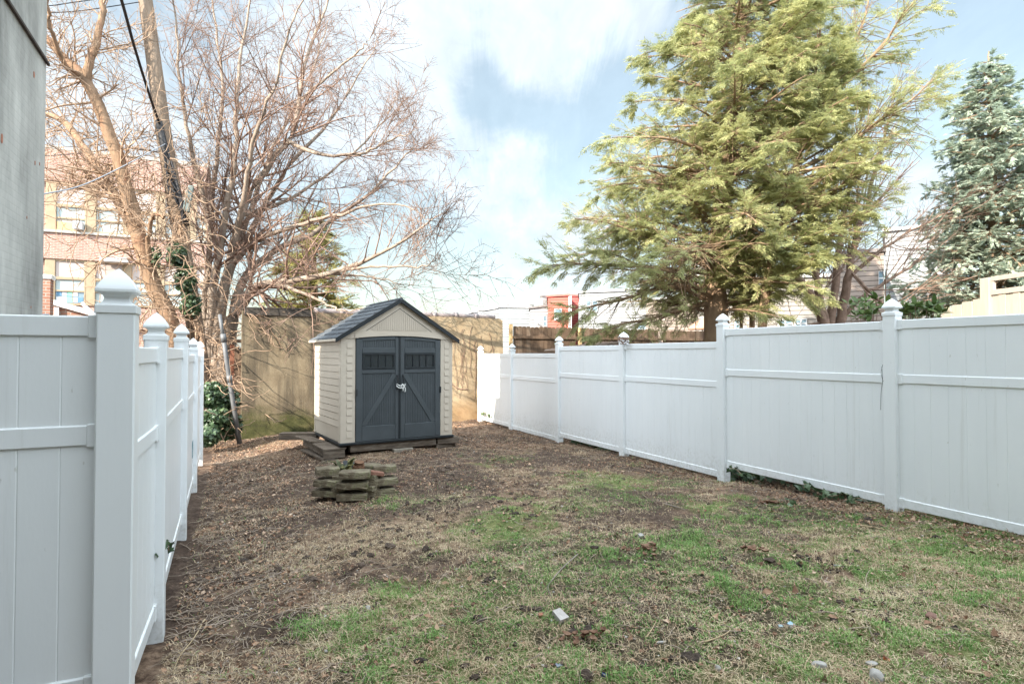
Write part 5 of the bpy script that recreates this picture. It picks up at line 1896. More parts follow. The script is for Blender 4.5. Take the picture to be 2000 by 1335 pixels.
house('red side bay of a house behind the hemlock sprays, right next to white downpipes', 1113.5, 1130, 578, 578, 45.5, siding('dark_red_siding', (.42, .10, .09)), trim=mat('maroon_cornice', [(.3, .09, .08), (.36, .14, .12)], scale=4))
house('tall white house glowing behind the hemlock with two small upper windows', 1131, 1262, 572, 566, 42, S_white, wins=[(1146, 1153, 588, 606, 1, False), (1158, 1167, 588, 608, 1, False)])
house('low porch extension with a white lintel and maroon panel behind the board fence', 1215, 1262, 627, 628, 34, S_white, depth=3, trim=M['frame'], wins=[(1246, 1260, 634, 652, 1, False)])
house('beige pink sided house seen through the lowest hemlock sprays', 1262, 1356, 588, 578, 38, S_pink, trim=M['frame'])
house('tall cream house partly hidden behind the thick hemlock trunk', 1356, 1440, 520, 515, 36, S_white2)
house('cream house with a wide paned window low behind the forked tree', 1432, 1650, 545, 540, 27, S_white2, wins=[(1522, 1546, 625, 640, 2, False), (1554, 1574, 624, 639, 2, False), (1436, 1444, 625, 640, 1, False)])
house('tan sided house behind the forked tree with one narrow window', 1640, 1728, 497, 491, 24, S_pink, wins=[(1718, 1726, 530, 556, 1, False)], trim=M['tar'])
house('bright white house between the forked tree and the blue spruce', 1730, 1850, 452, 440, 26, S_white)
# little tiled porch roof by the hemlock trunk
q = at(1372, 640, 26)
pr = thing('garden_parasol', 'faded terracotta parasol open behind the hemlock trunk', 'parasol', (q.x, q.y, EYE - 2.2))
m = MB()
zc, ze = 2.2 + (690 - 622) / 1150 * 26, 2.2 + (690 - 641) / 1150 * 26
m.rings([[(math.cos(k * math.pi / 4) * r_, math.sin(k * math.pi / 4) * r_, z) for k in range(8)] for r_, z in ((.62, ze - .05), (.64, ze), (.35, (zc + ze) / 2 + .06), (.02, zc))])
m.build('canopy', mat('terracotta_cloth', [(.36, .2, .13), (.45, .27, .19)], scale=5, rough=.9), pr)
m = MB()
m.tube([(0, 0, 0), (0, 0, ze + .1)], .03, 8)
m.build('pole', M['frame'], pr)

# antenna, vents, chimneys
def mast(lab, x, y0, y1, Y, arms, name='antenna'):
    a, b_ = at(x, y0, Y), at(x, y1, Y)
    m = MB()
    m.tube([a, b_], .03, 6)
    for f, w in arms:
        c = a.lerp(b_, f)
        m.tube([c - Vector((w, 0, .02)), c + Vector((w, 0, .02))], .02, 5)
    return tag(m.build(name, M['greycable'], None, loc=tuple(a)), lab, 'antenna')
mast('thin rooftop aerial above the pale grey sided house', 991, 600, 567, 47, [(.98, .26), (.9, .2), (.8, .12)])
mast('short dark vent pipe on the pale grey sided house roof', 1004, 600, 586, 47, [], 'vent_pipe')['category'] = 'vent pipe'
def lump(lab, x, y0, y1, Y, w, name, cat, M_):
    a, b_ = at(x, y0, Y), at(x, y1, Y)
    o = thing(name, lab, cat, (a.x, a.y, a.z), TH, 'vents on the far roofs' if cat == 'roof vent' else None)
    m = MB()
    h = b_.z - a.z
    m.cbox(-w / 2, w / 2, -w / 2, w / 2, -.4, h * .8, .02)
    m.build('shaft', M_, o)
    m = MB()
    m.cbox(-w * .6, w * .6, -w * .6, w * .6, h * .82, h, .02)
    m.build('cap', M['tar'], o)
lump('stone chimney rising beside the red house', 1061.5, 600, 577, 45, .36, 'chimney', 'chimney', M['chim'])
lump('squat roof vent under the aerial on the pale grey house', 990, 602, 594, 47, .35, 'roof_vent', 'roof vent', M['frame'])
lump('squat dark roof vent beside the small white dish house', 1038, 604, 595, 46, .3, 'roof_vent', 'roof vent', M['chim'])
lump('grey roof vent above the end of the stucco wall coping', 939, 615, 606, 48, .34, 'roof_vent', 'roof vent', M['chim'])
# satellite dish
q = at(1052, 625, 42.6)
ds = thing('satellite_dish', 'pale round satellite dish on the small white house', 'satellite dish', tuple(q))
m = MB(Matrix.Rotation(R(-25), 4, 'Z') @ Matrix.Rotation(R(70), 4, 'X'))
rr_ = []
for k in range(6):
    f = k / 5
    rr_.append([(math.cos(a) * .27 * f + 1e-4 * math.cos(a), math.sin(a) * .27 * f + 1e-4 * math.sin(a), .09 * f * f) for a in [j * math.pi / 8 for j in range(16)]])
m.rings(rr_, False)
m.rings([[(p[0], p[1], p[2] - .012) for p in r_] for r_ in rr_], False)
m.build('dish', mat('grey_dish', [(.42, .43, .43), (.5, .5, .5)], scale=4, rough=.6), ds, fix=False)
m = MB(Matrix.Rotation(R(-25), 4, 'Z') @ Matrix.Rotation(R(70), 4, 'X'))
m.tube([(0, -.25, .08), (0, -.1, .3)], .014, 5)
m.build('feed_arm', M['chim'], ds)
m = MB()
m.tube([(0, .05, 0), (0, .3, -.1), (0, 1.6, -.2)], .03, 6)
m.build('bracket', M['chim'], ds)
# low hutch with a ribbed roof behind the white fence
q = at(1165, 684, 13.4)
hu = thing('storage_hutch', 'low hutch with a ribbed brown roof peeping over the white fence', 'hutch', (q.x, q.y, EYE - 1.9), TH)
m = MB()
m.box(-.5, .9, .05, 1.3, -.1, 1.9)
m.build('hutch_wall', M['fence_wood'], hu)
m = MB()
pts = []
n = 22
for i in range(n + 1):
    xx = -.6 + 1.55 * i / n
    pts.append((xx, 1.98 + .2 * (i / n) + (.018 if i % 2 else -.006)))
pts2 = [(p_[0], p_[1] - .02) for p_ in pts[::-1]]
k0 = len(pts)
m.prism(pts + pts2, -.15, 1.4, 'y')
m.build('roof', mat('brown_corrugated', [(.16, .10, .07), (.29, .21, .16)], scale=8, rough=.7), hu)

# ------------------------------------------------------------------ brick school behind the leaning trees
M['school_brick'] = mat_courses('school_brick', [(.27, .135, .10), (.35, .20, .155)], (.38, .33, .29), .24, .08, .012, .9, .5)
M['tan_frame'] = mat('tan_frame', [(.27, .205, .13), (.33, .26, .175)], scale=4, rough=.7)
M['pinkpanel'] = mat('pale_panel', [(.40, .33, .30), (.44, .38, .345)], scale=2, rough=.8)
M['blind'] = mat('pale_blind', [(.30, .355, .35), (.36, .41, .405)], scale=2, rough=.5)
M['lime'] = mat('limestone', [(.33, .305, .27), (.4, .375, .34)], scale=6, rough=.9)
Yb = 28.0
sa_ = at(85, 600, Yb)
sc = thing('brick_school', 'two storey brick school with tan framed windows behind the vine-hung trees', 'building', (sa_.x, sa_.y, EYE - 2.2), TH)
dS = Vector((NX, NY, 0))
def sx_(x):
    r_ = px_dir(x, 600)
    k = r_.x / r_.y
    return (k * sa_.y - sa_.x) / (dS.x - k * dS.y)
zs_ = lambda y: 2.2 + (690 - y) / 1150 * Yb
xe = sx_(402)
m = MB()
m.box(-5, xe, .25, 9, -.3, zs_(286))
m.build('wall', M['school_brick'], sc)
m = MB()
m.cbox(-5.1, xe + .12, .08, 9.1, zs_(286) + .002, zs_(278), .04)
m.build('parapet', M['lime'], sc)
for (zlo, zhi) in ((zs_(503), zs_(452)), (zs_(640), zs_(597)), (zs_(349), zs_(287))):
    m = MB()
    m.box(-5, xe, .0, .249, zlo if zlo > 0 else -.3, zhi - .003)
    m.build('brick_band', M['school_brick'], sc)
m = MB()
m.cbox(-5, xe + .02, -.10, .248, zs_(452), zs_(447), .02)
m.build('sill_course', M['lime'], sc)
cols = [85, 103, 166, 182, 240, 254, 305, 318, 366, 380, 402]
wx = [sx_(c) for c in cols]
nw = 0
for (yt, ym, yb_, yl) in ((349, 396, 421, 447), (503, 541, 566, 594)):
    for i in range(-1, 5):
        if i == -1:
            continue
        a, c = wx[2 * i + 1] if 2 * i + 1 < len(wx) - 1 else None, wx[2 * i + 2] if 2 * i + 2 < len(wx) else None
        if a is None or c is None:
            continue
        f = MB()
        pa_, pb_ = wx[2 * i] + .002, wx[2 * i + 1]
        f.cbox(pa_, pb_ + .06, .06, .248, zs_(yl), zs_(yt), .02)
        f.box(c - .06, c - .001, .06, .248, zs_(yl), zs_(yt))
        f.box(a + .061, c - .061, .08, .248, zs_(yt + 4), zs_(yt))
        f.box(a + .061, c - .061, .08, .248, zs_(ym + 2), zs_(ym - 3))
        f.box(a + .061, c - .061, .10, .248, zs_(yb_ + 1), zs_(yb_ - 2))
        f.box(a + .061, c - .061, .08, .248, zs_(yl) + .001, zs_(yl - 4))
        w = f.build('window', M['tan_frame'], sc)
        g = MB()
        g.box(a + .062, c - .062, .14, .247, zs_(ym - 3) + .001, zs_(yt + 4) - .001)
        g.build('panel', M['pinkpanel'], w)
        g = MB()
        g.box(a + .062, c - .062, .16, .247, zs_(yb_ - 2) + .001, zs_(ym + 2) - .001)
        g.build('blind', M['blind'], w)
        g = MB()
        g.box(a + .062, c - .062, .17, .247, zs_(yl - 4) + .001, zs_(yb_ + 1) - .001)
        g.build('pane', M['glass'] if (yt > 400 and i == 0) else M['blind'], w)
        if yt > 400 and i == 0:
            rr2 = random.Random(3)
            for k in range(9):
                p_ = MB()
                ax = a + .1 + (k % 5) * (c - a - .2) / 5
                az_ = zs_(yl - 4) + .05 + (k // 5) * .3
                p_.box(ax, ax + .2, .150, .168, az_, az_ + .24)
                p_.build('paper', mat('taped_paper', [rr2.choice([(.1, .2, .3), (.6, .62, .65), (.2, .45, .36), (.35, .4, .45)])], rough=.8), w)
        if yt < 400 and i == 0:
            p_ = MB()
            p_.cbox(a + .8, c - .1, -.32, .11, zs_(444), zs_(428), .02)
            ac = p_.build('air_conditioner', M['frame'], sc)
            p_ = MB()
            p_.box(a + .86, c - .16, -.324, -.321, zs_(443), zs_(429.5))
            p_.build('grille', M['chim'], ac)
            p_ = MB()
            p_.box(a + .08, a + .79, .10, .155, zs_(444), zs_(428))
            p_.build('filler_board', mat('orange_plywood', [(.5, .3, .15), (.58, .38, .2)], rough=.8), w)
        nw += 1
m = MB()
m.cbox(sx_(198), sx_(252), -.6, -.02, zs_(506), zs_(497), .02)
m.build('awning_slab', M['frame'], sc)
m = MB()
m.box(xe, xe + .02, 0, .3, 0, zs_(290))
m.build('end_wall', M['school_brick'], sc)
# ------------------------------------------------------------------ ground cover, strewn over the part of the yard that can be seen
gr = np.random.default_rng(101)


def visible(x, y, pad=60):
    px_ = 1000 + FPX * x / np.maximum(y, .1)
    zg = ground_z(x, y, False)
    py = 690 - (zg - EYE) / np.maximum(y, .1) * FPX
    return (y > 1.5) & (px_ > -pad) & (px_ < 2000 + pad) & (py < 1335 + pad * 2)


def yard_points(n, near=True):
    """random points in the yard, denser close to the lens"""
    out = []
    tot = 0
    while tot < n:
        u = gr.uniform(-.35, 7.0, n)
        v = gr.uniform(1.2, 17, n)
        x, y = uv2w(u, v)
        keep = visible(x, y)
        keep &= gr.random(n) < np.clip((4.2 / np.maximum(y, 2.6)) ** 1.5, .08, 1)
        # not inside the shed, the ring or beyond the wall
        i_ = np.array(ROOT[shed.name].inverted())
        lx, ly = i_[0, 0] * x + i_[0, 1] * y + i_[0, 3], i_[1, 0] * x + i_[1, 1] * y + i_[1, 3]
        keep &= ~((lx > .02) & (lx < W_) & (ly > .1) & (ly < D_))
        keep &= (x - pc.x) ** 2 + (y - pc.y) ** 2 > .3 ** 2
        j_ = np.array(ROOT[wall.name].inverted())
        wy_ = j_[1, 0] * x + j_[1, 1] * y + j_[1, 3]
        wx_ = j_[0, 0] * x + j_[0, 1] * y + j_[0, 3]
        keep &= ~((wy_ > -.05) & (wx_ > 0))
        out.append(np.stack([x[keep], y[keep]], -1))
        tot += keep.sum()
    return np.concatenate(out)[:n]


def blades(xy, h, w, lean, r, curl=.5):
    n = len(xy)
    z = ground_z(xy[:, 0], xy[:, 1]) - .004
    b0 = np.stack([xy[:, 0], xy[:, 1], z], -1)
    az = r.uniform(0, 2 * np.pi, n)
    d = np.stack([np.cos(az), np.sin(az), np.zeros(n)], -1)
    s = np.stack([-np.sin(az), np.cos(az), np.zeros(n)], -1) * (w / 2)[:, None]
    l = lean[:, None]
    m = b0 + d * (h[:, None] * l * .4) + np.array([0, 0, 1]) * (h[:, None] * np.sqrt(np.maximum(1 - (l * .8) ** 2, .05)) * .6)
    t = m + d * (h[:, None] * np.minimum(l * .9 + .1, .8)) + np.array([0, 0, 1]) * (h[:, None] * (.42 - l * curl))
    V = np.stack([b0 - s, b0 + s, m + s * .8, m - s * .8, t], 1)
    k = np.arange(n)[:, None] * 5
    return V.reshape(-1, 3), [k + np.array([0, 1, 2, 3]), k + np.array([3, 2, 4])]


# green grass
c = yard_points(300000)
g = green_mask(c[:, 0], c[:, 1])
cl_ = fbm(c[:, 0], c[:, 1], 9, 12, 2)
c = c[gr.random(len(c)) < np.clip(g * ss(.3, .6, cl_) * 1.15 + .015, 0, 1)]
c = c[:150000]
n = len(c)
big = ss(.55, .75, fbm(c[:, 0], c[:, 1], 2.1, 55, 3))
h = gr.uniform(.012, .034, n) * (1 + 1.1 * big)
V_, F_ = blades(c, h, gr.uniform(.003, .006, n), np.clip(gr.normal(.55, .22, n), .05, 1), gr)
tag(np_mesh('grass', V_, F_, M['grass'], loc=(1, 4, 0)), 'short patchy green grass over the near part of the yard', 'grass', kind='stuff')
# dead grass lying about
c = yard_points(420000)
u, v = w2uv(c[:, 0], c[:, 1])
sm_ = ss(.40, .62, fbm(c[:, 0], c[:, 1], 1.3, 201, 4) + .05 - .12 * ss(7, 11, v)) * (1 - .55 * dark_mask(c[:, 0], c[:, 1]))
c = c[gr.random(len(c)) < np.clip(sm_ * .6 + .08, 0, 1)][:240000]
n = len(c)
V_, F_ = blades(c, gr.uniform(.018, .055, n), gr.uniform(.0022, .0048, n), np.clip(gr.normal(.95, .15, n), .5, 1.15), gr, curl=.42)
tag(np_mesh('dead_grass', V_, F_, M['straw'], loc=(1, 4, 0)), 'straw coloured dead grass matted over the yard', 'dead grass', kind='stuff')

# long straw tufts
tu = []
for (x, y) in [(1160, 830), (690, 1000), (705, 1030), (1020, 1190), (1340, 905), (1260, 890), (1500, 1150), (1620, 1110), (1130, 870), (1190, 915), (660, 1230), (1760, 1200), (1640, 940)]:
    p_ = at(x, y, 1150 * 1.66 / (y - 690))
    k = gr.normal(size=(70, 2)) * .075
    tu.append(np.array([p_.x, p_.y]) + k)
tu = np.concatenate(tu)
n = len(tu)
V_, F_ = blades(tu, gr.uniform(.05, .14, n), gr.uniform(.002, .004, n), np.clip(gr.normal(.8, .2, n), .2, 1.1), gr, curl=.36)
tag(np_mesh('straw_tufts', V_, F_, M['straw'], loc=(1, 4, 0)), 'longer pale straw tufts standing out of the lawn', 'dead grass', kind='stuff')

# dead leaves: thick by the fences and at the back, thin elsewhere
c = yard_points(220000)
u, v = w2uv(c[:, 0], c[:, 1])
lit = .05 + .55 * ss(9.0, 11.5, v) + .4 * ss(5.15, 6.0, u) * ss(9, 7, v) + (.10 + .22 * ss(5, 9, v)) * ss(1.3, .0, u) + .14 * ss(6.0, 7.5, v)
lit = lit * (.35 + 1.1 * ss(.4, .62, fbm(c[:, 0], c[:, 1], 1.9, 301, 3)))
c = c[gr.random(len(c)) < np.clip(lit, 0, 1)][:75000]
n = len(c)
z = ground_z(c[:, 0], c[:, 1]) + gr.uniform(.002, .016, n)
P_ = np.stack([c[:, 0], c[:, 1], z], -1)
D_r = unit(np.stack([gr.normal(size=n), gr.normal(size=n), gr.normal(size=n) * .35], -1))
N_r = unit(np.stack([gr.normal(size=n) * .45, gr.normal(size=n) * .45, np.ones(n)], -1))
sz = np.clip(np.exp(gr.normal(np.log(.021), .42, n)), .008, .07)
tag(poly_mesh('dead_leaves', leaf_polys(P_, D_r, N_r, sz, OVAL * np.array([1.0, 1]), gr.uniform(-.9, .9, n)), M['leaf'], loc=(1, 8, 0)), 'brown dead leaves littering the soil along the fences and wall', 'leaves', kind='stuff')

# fine twigs
c = yard_points(26000)
u, v = w2uv(c[:, 0], c[:, 1])
k = .10 + .5 * ss(1.2, .0, u) + .4 * ss(5.2, 6.0, u) + .3 * ss(8, 11, v)
c = c[gr.random(len(c)) < k][:6500]
n = len(c)
K = 5
P_ = np.zeros((n, K, 3))
az = gr.uniform(0, 2 * np.pi, n)
ln = gr.uniform(.04, .20, n) * (1 + (gr.random(n) < .08) * 1.5)
x, y = c[:, 0].copy(), c[:, 1].copy()
for j in range(K):
    P_[:, j] = np.stack([x, y, ground_z(x, y) + .006 + .012 * gr.random(n)], -1)
    az = az + gr.normal(0, .25, n)
    x = x + np.cos(az) * ln / K
    y = y + np.sin(az) * ln / K
rr_ = np.repeat(gr.uniform(.0012, .0034, n)[:, None], K, 1) * np.linspace(1, .6, K)
V_, F_ = tubes(P_, rr_, 4)
tag(np_mesh('fine_twigs', V_, F_, M['stick'], loc=(1, 5, 0)), 'fine fallen twigs scattered through the grass and leaf litter', 'twigs', kind='stuff')

# crumbs of soil and gravel
def lumps(xy, size, r, lift=.2):
    n = len(xy)
    base = np.array([[1, 0, 0], [-1, 0, 0], [0, 1, 0], [0, -1, 0], [0, 0, 1], [0, 0, -1], [.6, .6, .5], [-.6, .6, .5], [-.6, -.6, .5], [.6, -.6, .5], [.6, .6, -.5], [-.6, .6, -.5], [-.6, -.6, -.5], [.6, -.6, -.5]], float)
    base = unit(base)
    F = np.array([[4, 0, 6], [4, 6, 2], [4, 2, 7], [4, 7, 1], [4, 1, 8], [4, 8, 3], [4, 3, 9], [4, 9, 0],
                  [5, 10, 0], [5, 2, 10], [5, 11, 2], [5, 1, 11], [5, 12, 1], [5, 3, 12], [5, 13, 3], [5, 0, 13],
                  [0, 10, 6], [6, 10, 2], [2, 11, 7], [7, 11, 1], [1, 12, 8], [8, 12, 3], [3, 13, 9], [9, 13, 0]])
    z = ground_z(xy[:, 0], xy[:, 1])
    c_ = np.stack([xy[:, 0], xy[:, 1], z + size * lift], -1)
    sc_ = r.uniform(.6, 1.3, (n, 1, 3)) * np.array([1, 1, .65]) * size[:, None, None]
    V = c_[:, None] + base[None] * sc_ * r.uniform(.75, 1.2, (n, 14, 1))
    return V.reshape(-1, 3), (np.arange(n)[:, None, None] * 14 + F[None]).reshape(-1, 3)
cs = []
for (x, y, k, s) in [(1050, 990, 40, .12), (1010, 1010, 30, .12), (985, 1000, 18, .1), (1105, 990, 14, .1), (905, 1018, 25, .08), (880, 1000, 20, .12), (930, 1035, 16, .1), (700, 1060, 30, .04), (475, 1093, 20, .05), (960, 1135, 25, .06), (935, 1215, 16, .03),
                     (1580, 1105, 60, .14), (1600, 1118, 40, .1), (1760, 1190, 50, .12), (1700, 1225, 40, .14), (1030, 1200, 30, .06), (1130, 1240, 40, .08), (1320, 1090, 20, .06), (1410, 1110, 30, .08), (1200, 1040, 15, .08), (740, 1165, 16, .04), (1335, 1300, 30, .05), (1720, 1010, 25, .12), (1500, 1015, 20, .1)]:
    p_ = at(x, y, 1150 * 1.66 / (y - 690))
    cs.append(np.array([p_.x, p_.y]) + gr.normal(size=(k, 2)) * s)
cs = np.concatenate(cs + [yard_points(350)])
V_, F_ = lumps(cs, gr.uniform(.004, .019, len(cs)) * (1 + (gr.random(len(cs)) < .1)), gr)
tag(np_mesh('soil_crumbs', V_, F_, M['clod'], loc=(1, 4, 0)), 'dark crumbs of turned soil in the bare spots of the lawn', 'soil', kind='stuff')
c = yard_points(900)
V_, F_ = lumps(c, gr.uniform(.004, .012, len(c)), gr)
tag(np_mesh('gravel', V_, F_, mat('gravel_bits', [(.14, .12, .10), (.34, .31, .28), (.48, .46, .43)], scale=3, rough=.9, island=.9), loc=(1, 4, 0)), 'tiny pale pebbles sprinkled through the soil', 'gravel', kind='stuff')


# ------------------------------------------------------------------ single things lying on the ground
def gpt(x, y):
    """where the view ray through a picture position meets the ground"""
    Y = 1150 * 1.66 / (y - 690)
    for _ in range(8):
        p_ = at(x, y, Y)
        Y = Y * (1 + .9 * (p_.z - gz(p_.x, p_.y)) / 1.66 * 1.0)
    return at(x, y, Y)


def rock(lab, x, y, size, M_, seed, flat=.6, name='stone', cat='stone'):
    p_ = gpt(x, y)
    bm = bmesh.new()
    bmesh.ops.create_icosphere(bm, subdivisions=3, radius=1)
    r = random.Random(seed)
    ax = [Vector((r.gauss(0, 1), r.gauss(0, 1), r.gauss(0, 1))).normalized() for _ in range(9)]
    lim = [r.uniform(.55, .9) for _ in ax]
    for v in bm.verts:
        for a, l in zip(ax, lim):
            d = v.co.dot(a)
            if d > l:
                v.co -= a * (d - l) * .85
        v.co += Vector((r.uniform(-1, 1), r.uniform(-1, 1), r.uniform(-1, 1))) * .012
        v.co = Vector((v.co.x * size, v.co.y * size * r.uniform(.69, .71), v.co.z * size * flat))
    me = bpy.data.meshes.new(name)
    bm.to_mesh(me)
    bm.free()
    me.materials.append(M_)
    for pl_ in me.polygons:
        pl_.use_smooth = True
    o = bpy.data.objects.new(name, me)
    COL.objects.link(o)
    o.location = (p_.x, p_.y, gz(p_.x, p_.y) + size * flat * .35)
    o.rotation_euler = (0, 0, r.uniform(0, 6))
    return tag(o, lab, cat, 'stones and clods lying in the yard')


rock('round grey stone lying in the grass at the bottom edge, nearest the long straw stick', 1600, 1302, .042, M['stone'], 1)
rock('largest pale stone at the bottom edge of the lawn below the orange scrap', 1710, 1325, .055, M['stone'], 2)
rock('flat pale stone just above the largest stone near the orange scrap', 1703, 1297, .035, M['stone'], 3, .35)
rock('white bone-like pebble beside the curved bare stick', 1402, 1305, .024, M['stone'], 4)
rock('dull stone half sunk beside the dark hole with wet black soil', 1617, 1140, .035, mat('tan_stone', [(.24, .17, .13), (.33, .25, .2)], scale=8, rough=.9), 5, .5)
rock('reddish brown clay lump at the edge of the oval bare patch', 1820, 1205, .05, mat('reddish_lump', [(.16, .08, .06), (.25, .15, .12)], scale=8, rough=.9), 6, .5)
rock('brown round clod in the grass near the blue chip', 1040, 1303, .022, mat('brown_lump', [(.10, .05, .035), (.17, .09, .06)], scale=8, rough=.9), 7)
rock('dark wet lump half hidden in moss left of the pale tile shard', 938, 1214, .026, M['clod'], 8)
rock('rough dark clod in the middle of the lawn, well in front of the mossy ring', 703, 1060, .035, M['clod'], 9)
rock('larger dark clod beside the bare strip near the corner fence', 475, 1094, .05, M['clod'], 10)
rock('grey pebble between the mossy ring and the broken brick pieces', 719, 1188, .026, M['stone'], 11)
rock('small white pebble on the lawn close to the bottom edge', 637, 1272, .016, M['stone'], 12)
rock('rounded grey stone under the fence panel among the ivy sprigs', 1493, 911, .07, M['stone'], 13, .5)
rock('tan stone lying just under the raised fence panel next to its step post', 1480, 942, .05, mat('tan_stone_dry', [(.25, .19, .14), (.38, .3, .23)], scale=8, rough=.9), 14, .5)


def shard(lab, x, y, w, l, t_, rot, M_, name, cat, tilt=8):
    p_ = gpt(x, y)
    m = MB(Matrix.Translation((p_.x, p_.y, gz(p_.x, p_.y) - .003)) @ Matrix.Rotation(R(rot), 4, 'Z') @ Matrix.Rotation(R(tilt), 4, 'X'))
    m.prism([(-w / 2, -l / 2), (w / 2, -l * .42), (w * .46, l / 2), (-w * .4, l * .45)], 0, t_, 'z')
    return tag(m.build(name, M_, None, loc=(p_.x, p_.y, gz(p_.x, p_.y))), lab, cat, {'plastic scrap': 'plastic scraps on the lawn', 'tile shard': 'tile shards on the lawn'}.get(cat))


shard('pale pinkish brick half lying in a scraped hollow of the lawn', 1093, 1207, .07, .10, .035, 32, mat('pale_brick', [(.34, .30, .28), (.45, .41, .39)], scale=9, rough=.9, bump=.4), 'brick', 'brick', 14)
shard('flat peach coloured tile shard on the grass', 812, 1206, .065, .045, .010, 20, mat('peach_tile', [(.46, .33, .25), (.55, .43, .34)], scale=7, rough=.7), 'tile_shard', 'tile shard')
shard('slim white plastic strip lying on green grass', 1295, 1253, .085, .014, .008, 12, M['stone'], 'plastic_strip', 'plastic strip')
shard('pale blue crumpled plastic scrap, the bigger of two', 1543, 1222, .045, .035, .02, 35, mat('pale_blue_plastic', [(.22, .34, .41), (.32, .44, .5)], scale=20, rough=.4), 'plastic_scrap', 'plastic scrap', 20)
shard('pale blue plastic scrap, the smaller of two side by side', 1524, 1224, .025, .02, .015, 10, mat('pale_blue_plastic_bit', [(.2, .32, .39), (.3, .42, .48)], scale=20, rough=.4), 'plastic_scrap', 'plastic scrap', 15)
shard('bright orange plastic scrap near the pale stones', 1730, 1287, .022, .03, .012, 60, mat('orange_plastic', [(.5, .12, .05), (.55, .2, .08)], scale=20, rough=.4), 'plastic_scrap', 'plastic scrap', 20)
shard('terracotta shard beside the pale brick half', 1056, 1203, .03, .028, .02, 10, mat('terracotta', [(.26, .10, .06), (.33, .16, .10)], scale=9, rough=.8), 'tile_shard', 'tile shard', 10)
shard('orange brown shard in the grass near the corner fence', 498, 1258, .04, .028, .012, 70, mat('orange_shard', [(.27, .14, .08), (.34, .2, .12)], scale=9, rough=.8), 'tile_shard', 'tile shard', 8)
shard('blue grey slate chip at the bottom edge near the brown clod', 1092, 1298, .04, .03, .008, 25, mat('slate_chip', [(.12, .15, .19), (.2, .23, .27)], scale=9, rough=.6), 'slate_chip', 'slate chip', 8)
shard('dark blue plastic chip at the bottom edge of the lawn', 1180, 1318, .022, .03, .012, 80, mat('blue_chip', [(.05, .08, .15), (.08, .12, .2)], scale=9, rough=.5), 'plastic_chip', 'plastic chip', 8)
shard('white crumpled scrap near the curled dead leaves in the lawn hollow', 1250, 1048, .05, .04, .03, 30, M['stone'], 'paper_scrap', 'paper scrap', 20)
shard('grey white stick-like slat lying beyond the dark hole', 1638, 1104, .075, .014, .008, -15, M['stone'], 'wood_slat', 'slat', 4)


def stick(lab, pts, r0, M_, lift=.012):
    P = []
    for x, y in pts:
        p_ = gpt(x, y)
        P.append(Vector((p_.x, p_.y, gz(p_.x, p_.y) + lift)))
    P = curve(P, 22)
    m = MB()
    m.tube(P, [r0 * .8 * (1 - .6 * i / (len(P) - 1)) for i in range(len(P))], 6)
    return tag(m.build('stick', M_, None, smooth=True, loc=tuple(P[0])), lab, 'stick', 'sticks lying on the lawn')


M['straw_stick'] = mat('straw_stick', [(.34, .25, .14), (.45, .35, .22)], scale=6, rough=.8)
M['grey_stick'] = mat('grey_stick', [(.16, .13, .11), (.3, .25, .21)], scale=6, rough=.9)
stick('long pale straw stem curving down beside the corner fence', [(400, 1214), (378, 1252), (352, 1290), (338, 1318)], .006, M['straw_stick'], .02)
stick('thin bowed twig above the broken pale brick', [(1128, 1087), (1100, 1112), (1078, 1138), (1070, 1152), (1077, 1170)], .007, M['grey_stick'], .02)
stick('kinked bare stick on the grass by the bone-like pebble', [(1376, 1257), (1405, 1247), (1425, 1235), (1422, 1225)], .007, M['straw_stick'])
stick('short pale stick pointing at the white plastic strip', [(1262, 1248), (1272, 1234), (1281, 1217)], .006, M['straw_stick'])
stick('wavy pale root at the bottom edge next to the grey stone', [(1572, 1312), (1574, 1298), (1584, 1283), (1586, 1268)], .005, M['straw_stick'])
stick('flat brown stick at the bottom edge beyond the largest stone', [(1885, 1315), (1910, 1318), (1936, 1315)], .012, M['straw_stick'])
stick('thin horizontal twig across the lawn near the bowed one', [(1182, 1180), (1220, 1180), (1255, 1182)], .004, M['grey_stick'])
stick('pale stick on the soil in front of the tall fence post', [(1680, 1028), (1705, 1031), (1735, 1038)], .010, M['straw_stick'])
stick('brown stick lying beside the fence on the bare soil patch', [(1300, 986), (1320, 991), (1338, 997)], .010, M['grey_stick'])
stick('dark straight twig in front of the mossy ring, near the clod', [(508, 1137), (540, 1124), (562, 1113)], .008, M['grey_stick'])
stick('dead stem lying along the grass towards the fence bottom', [(1880, 1165), (1915, 1182), (1960, 1196)], .007, M['grey_stick'])

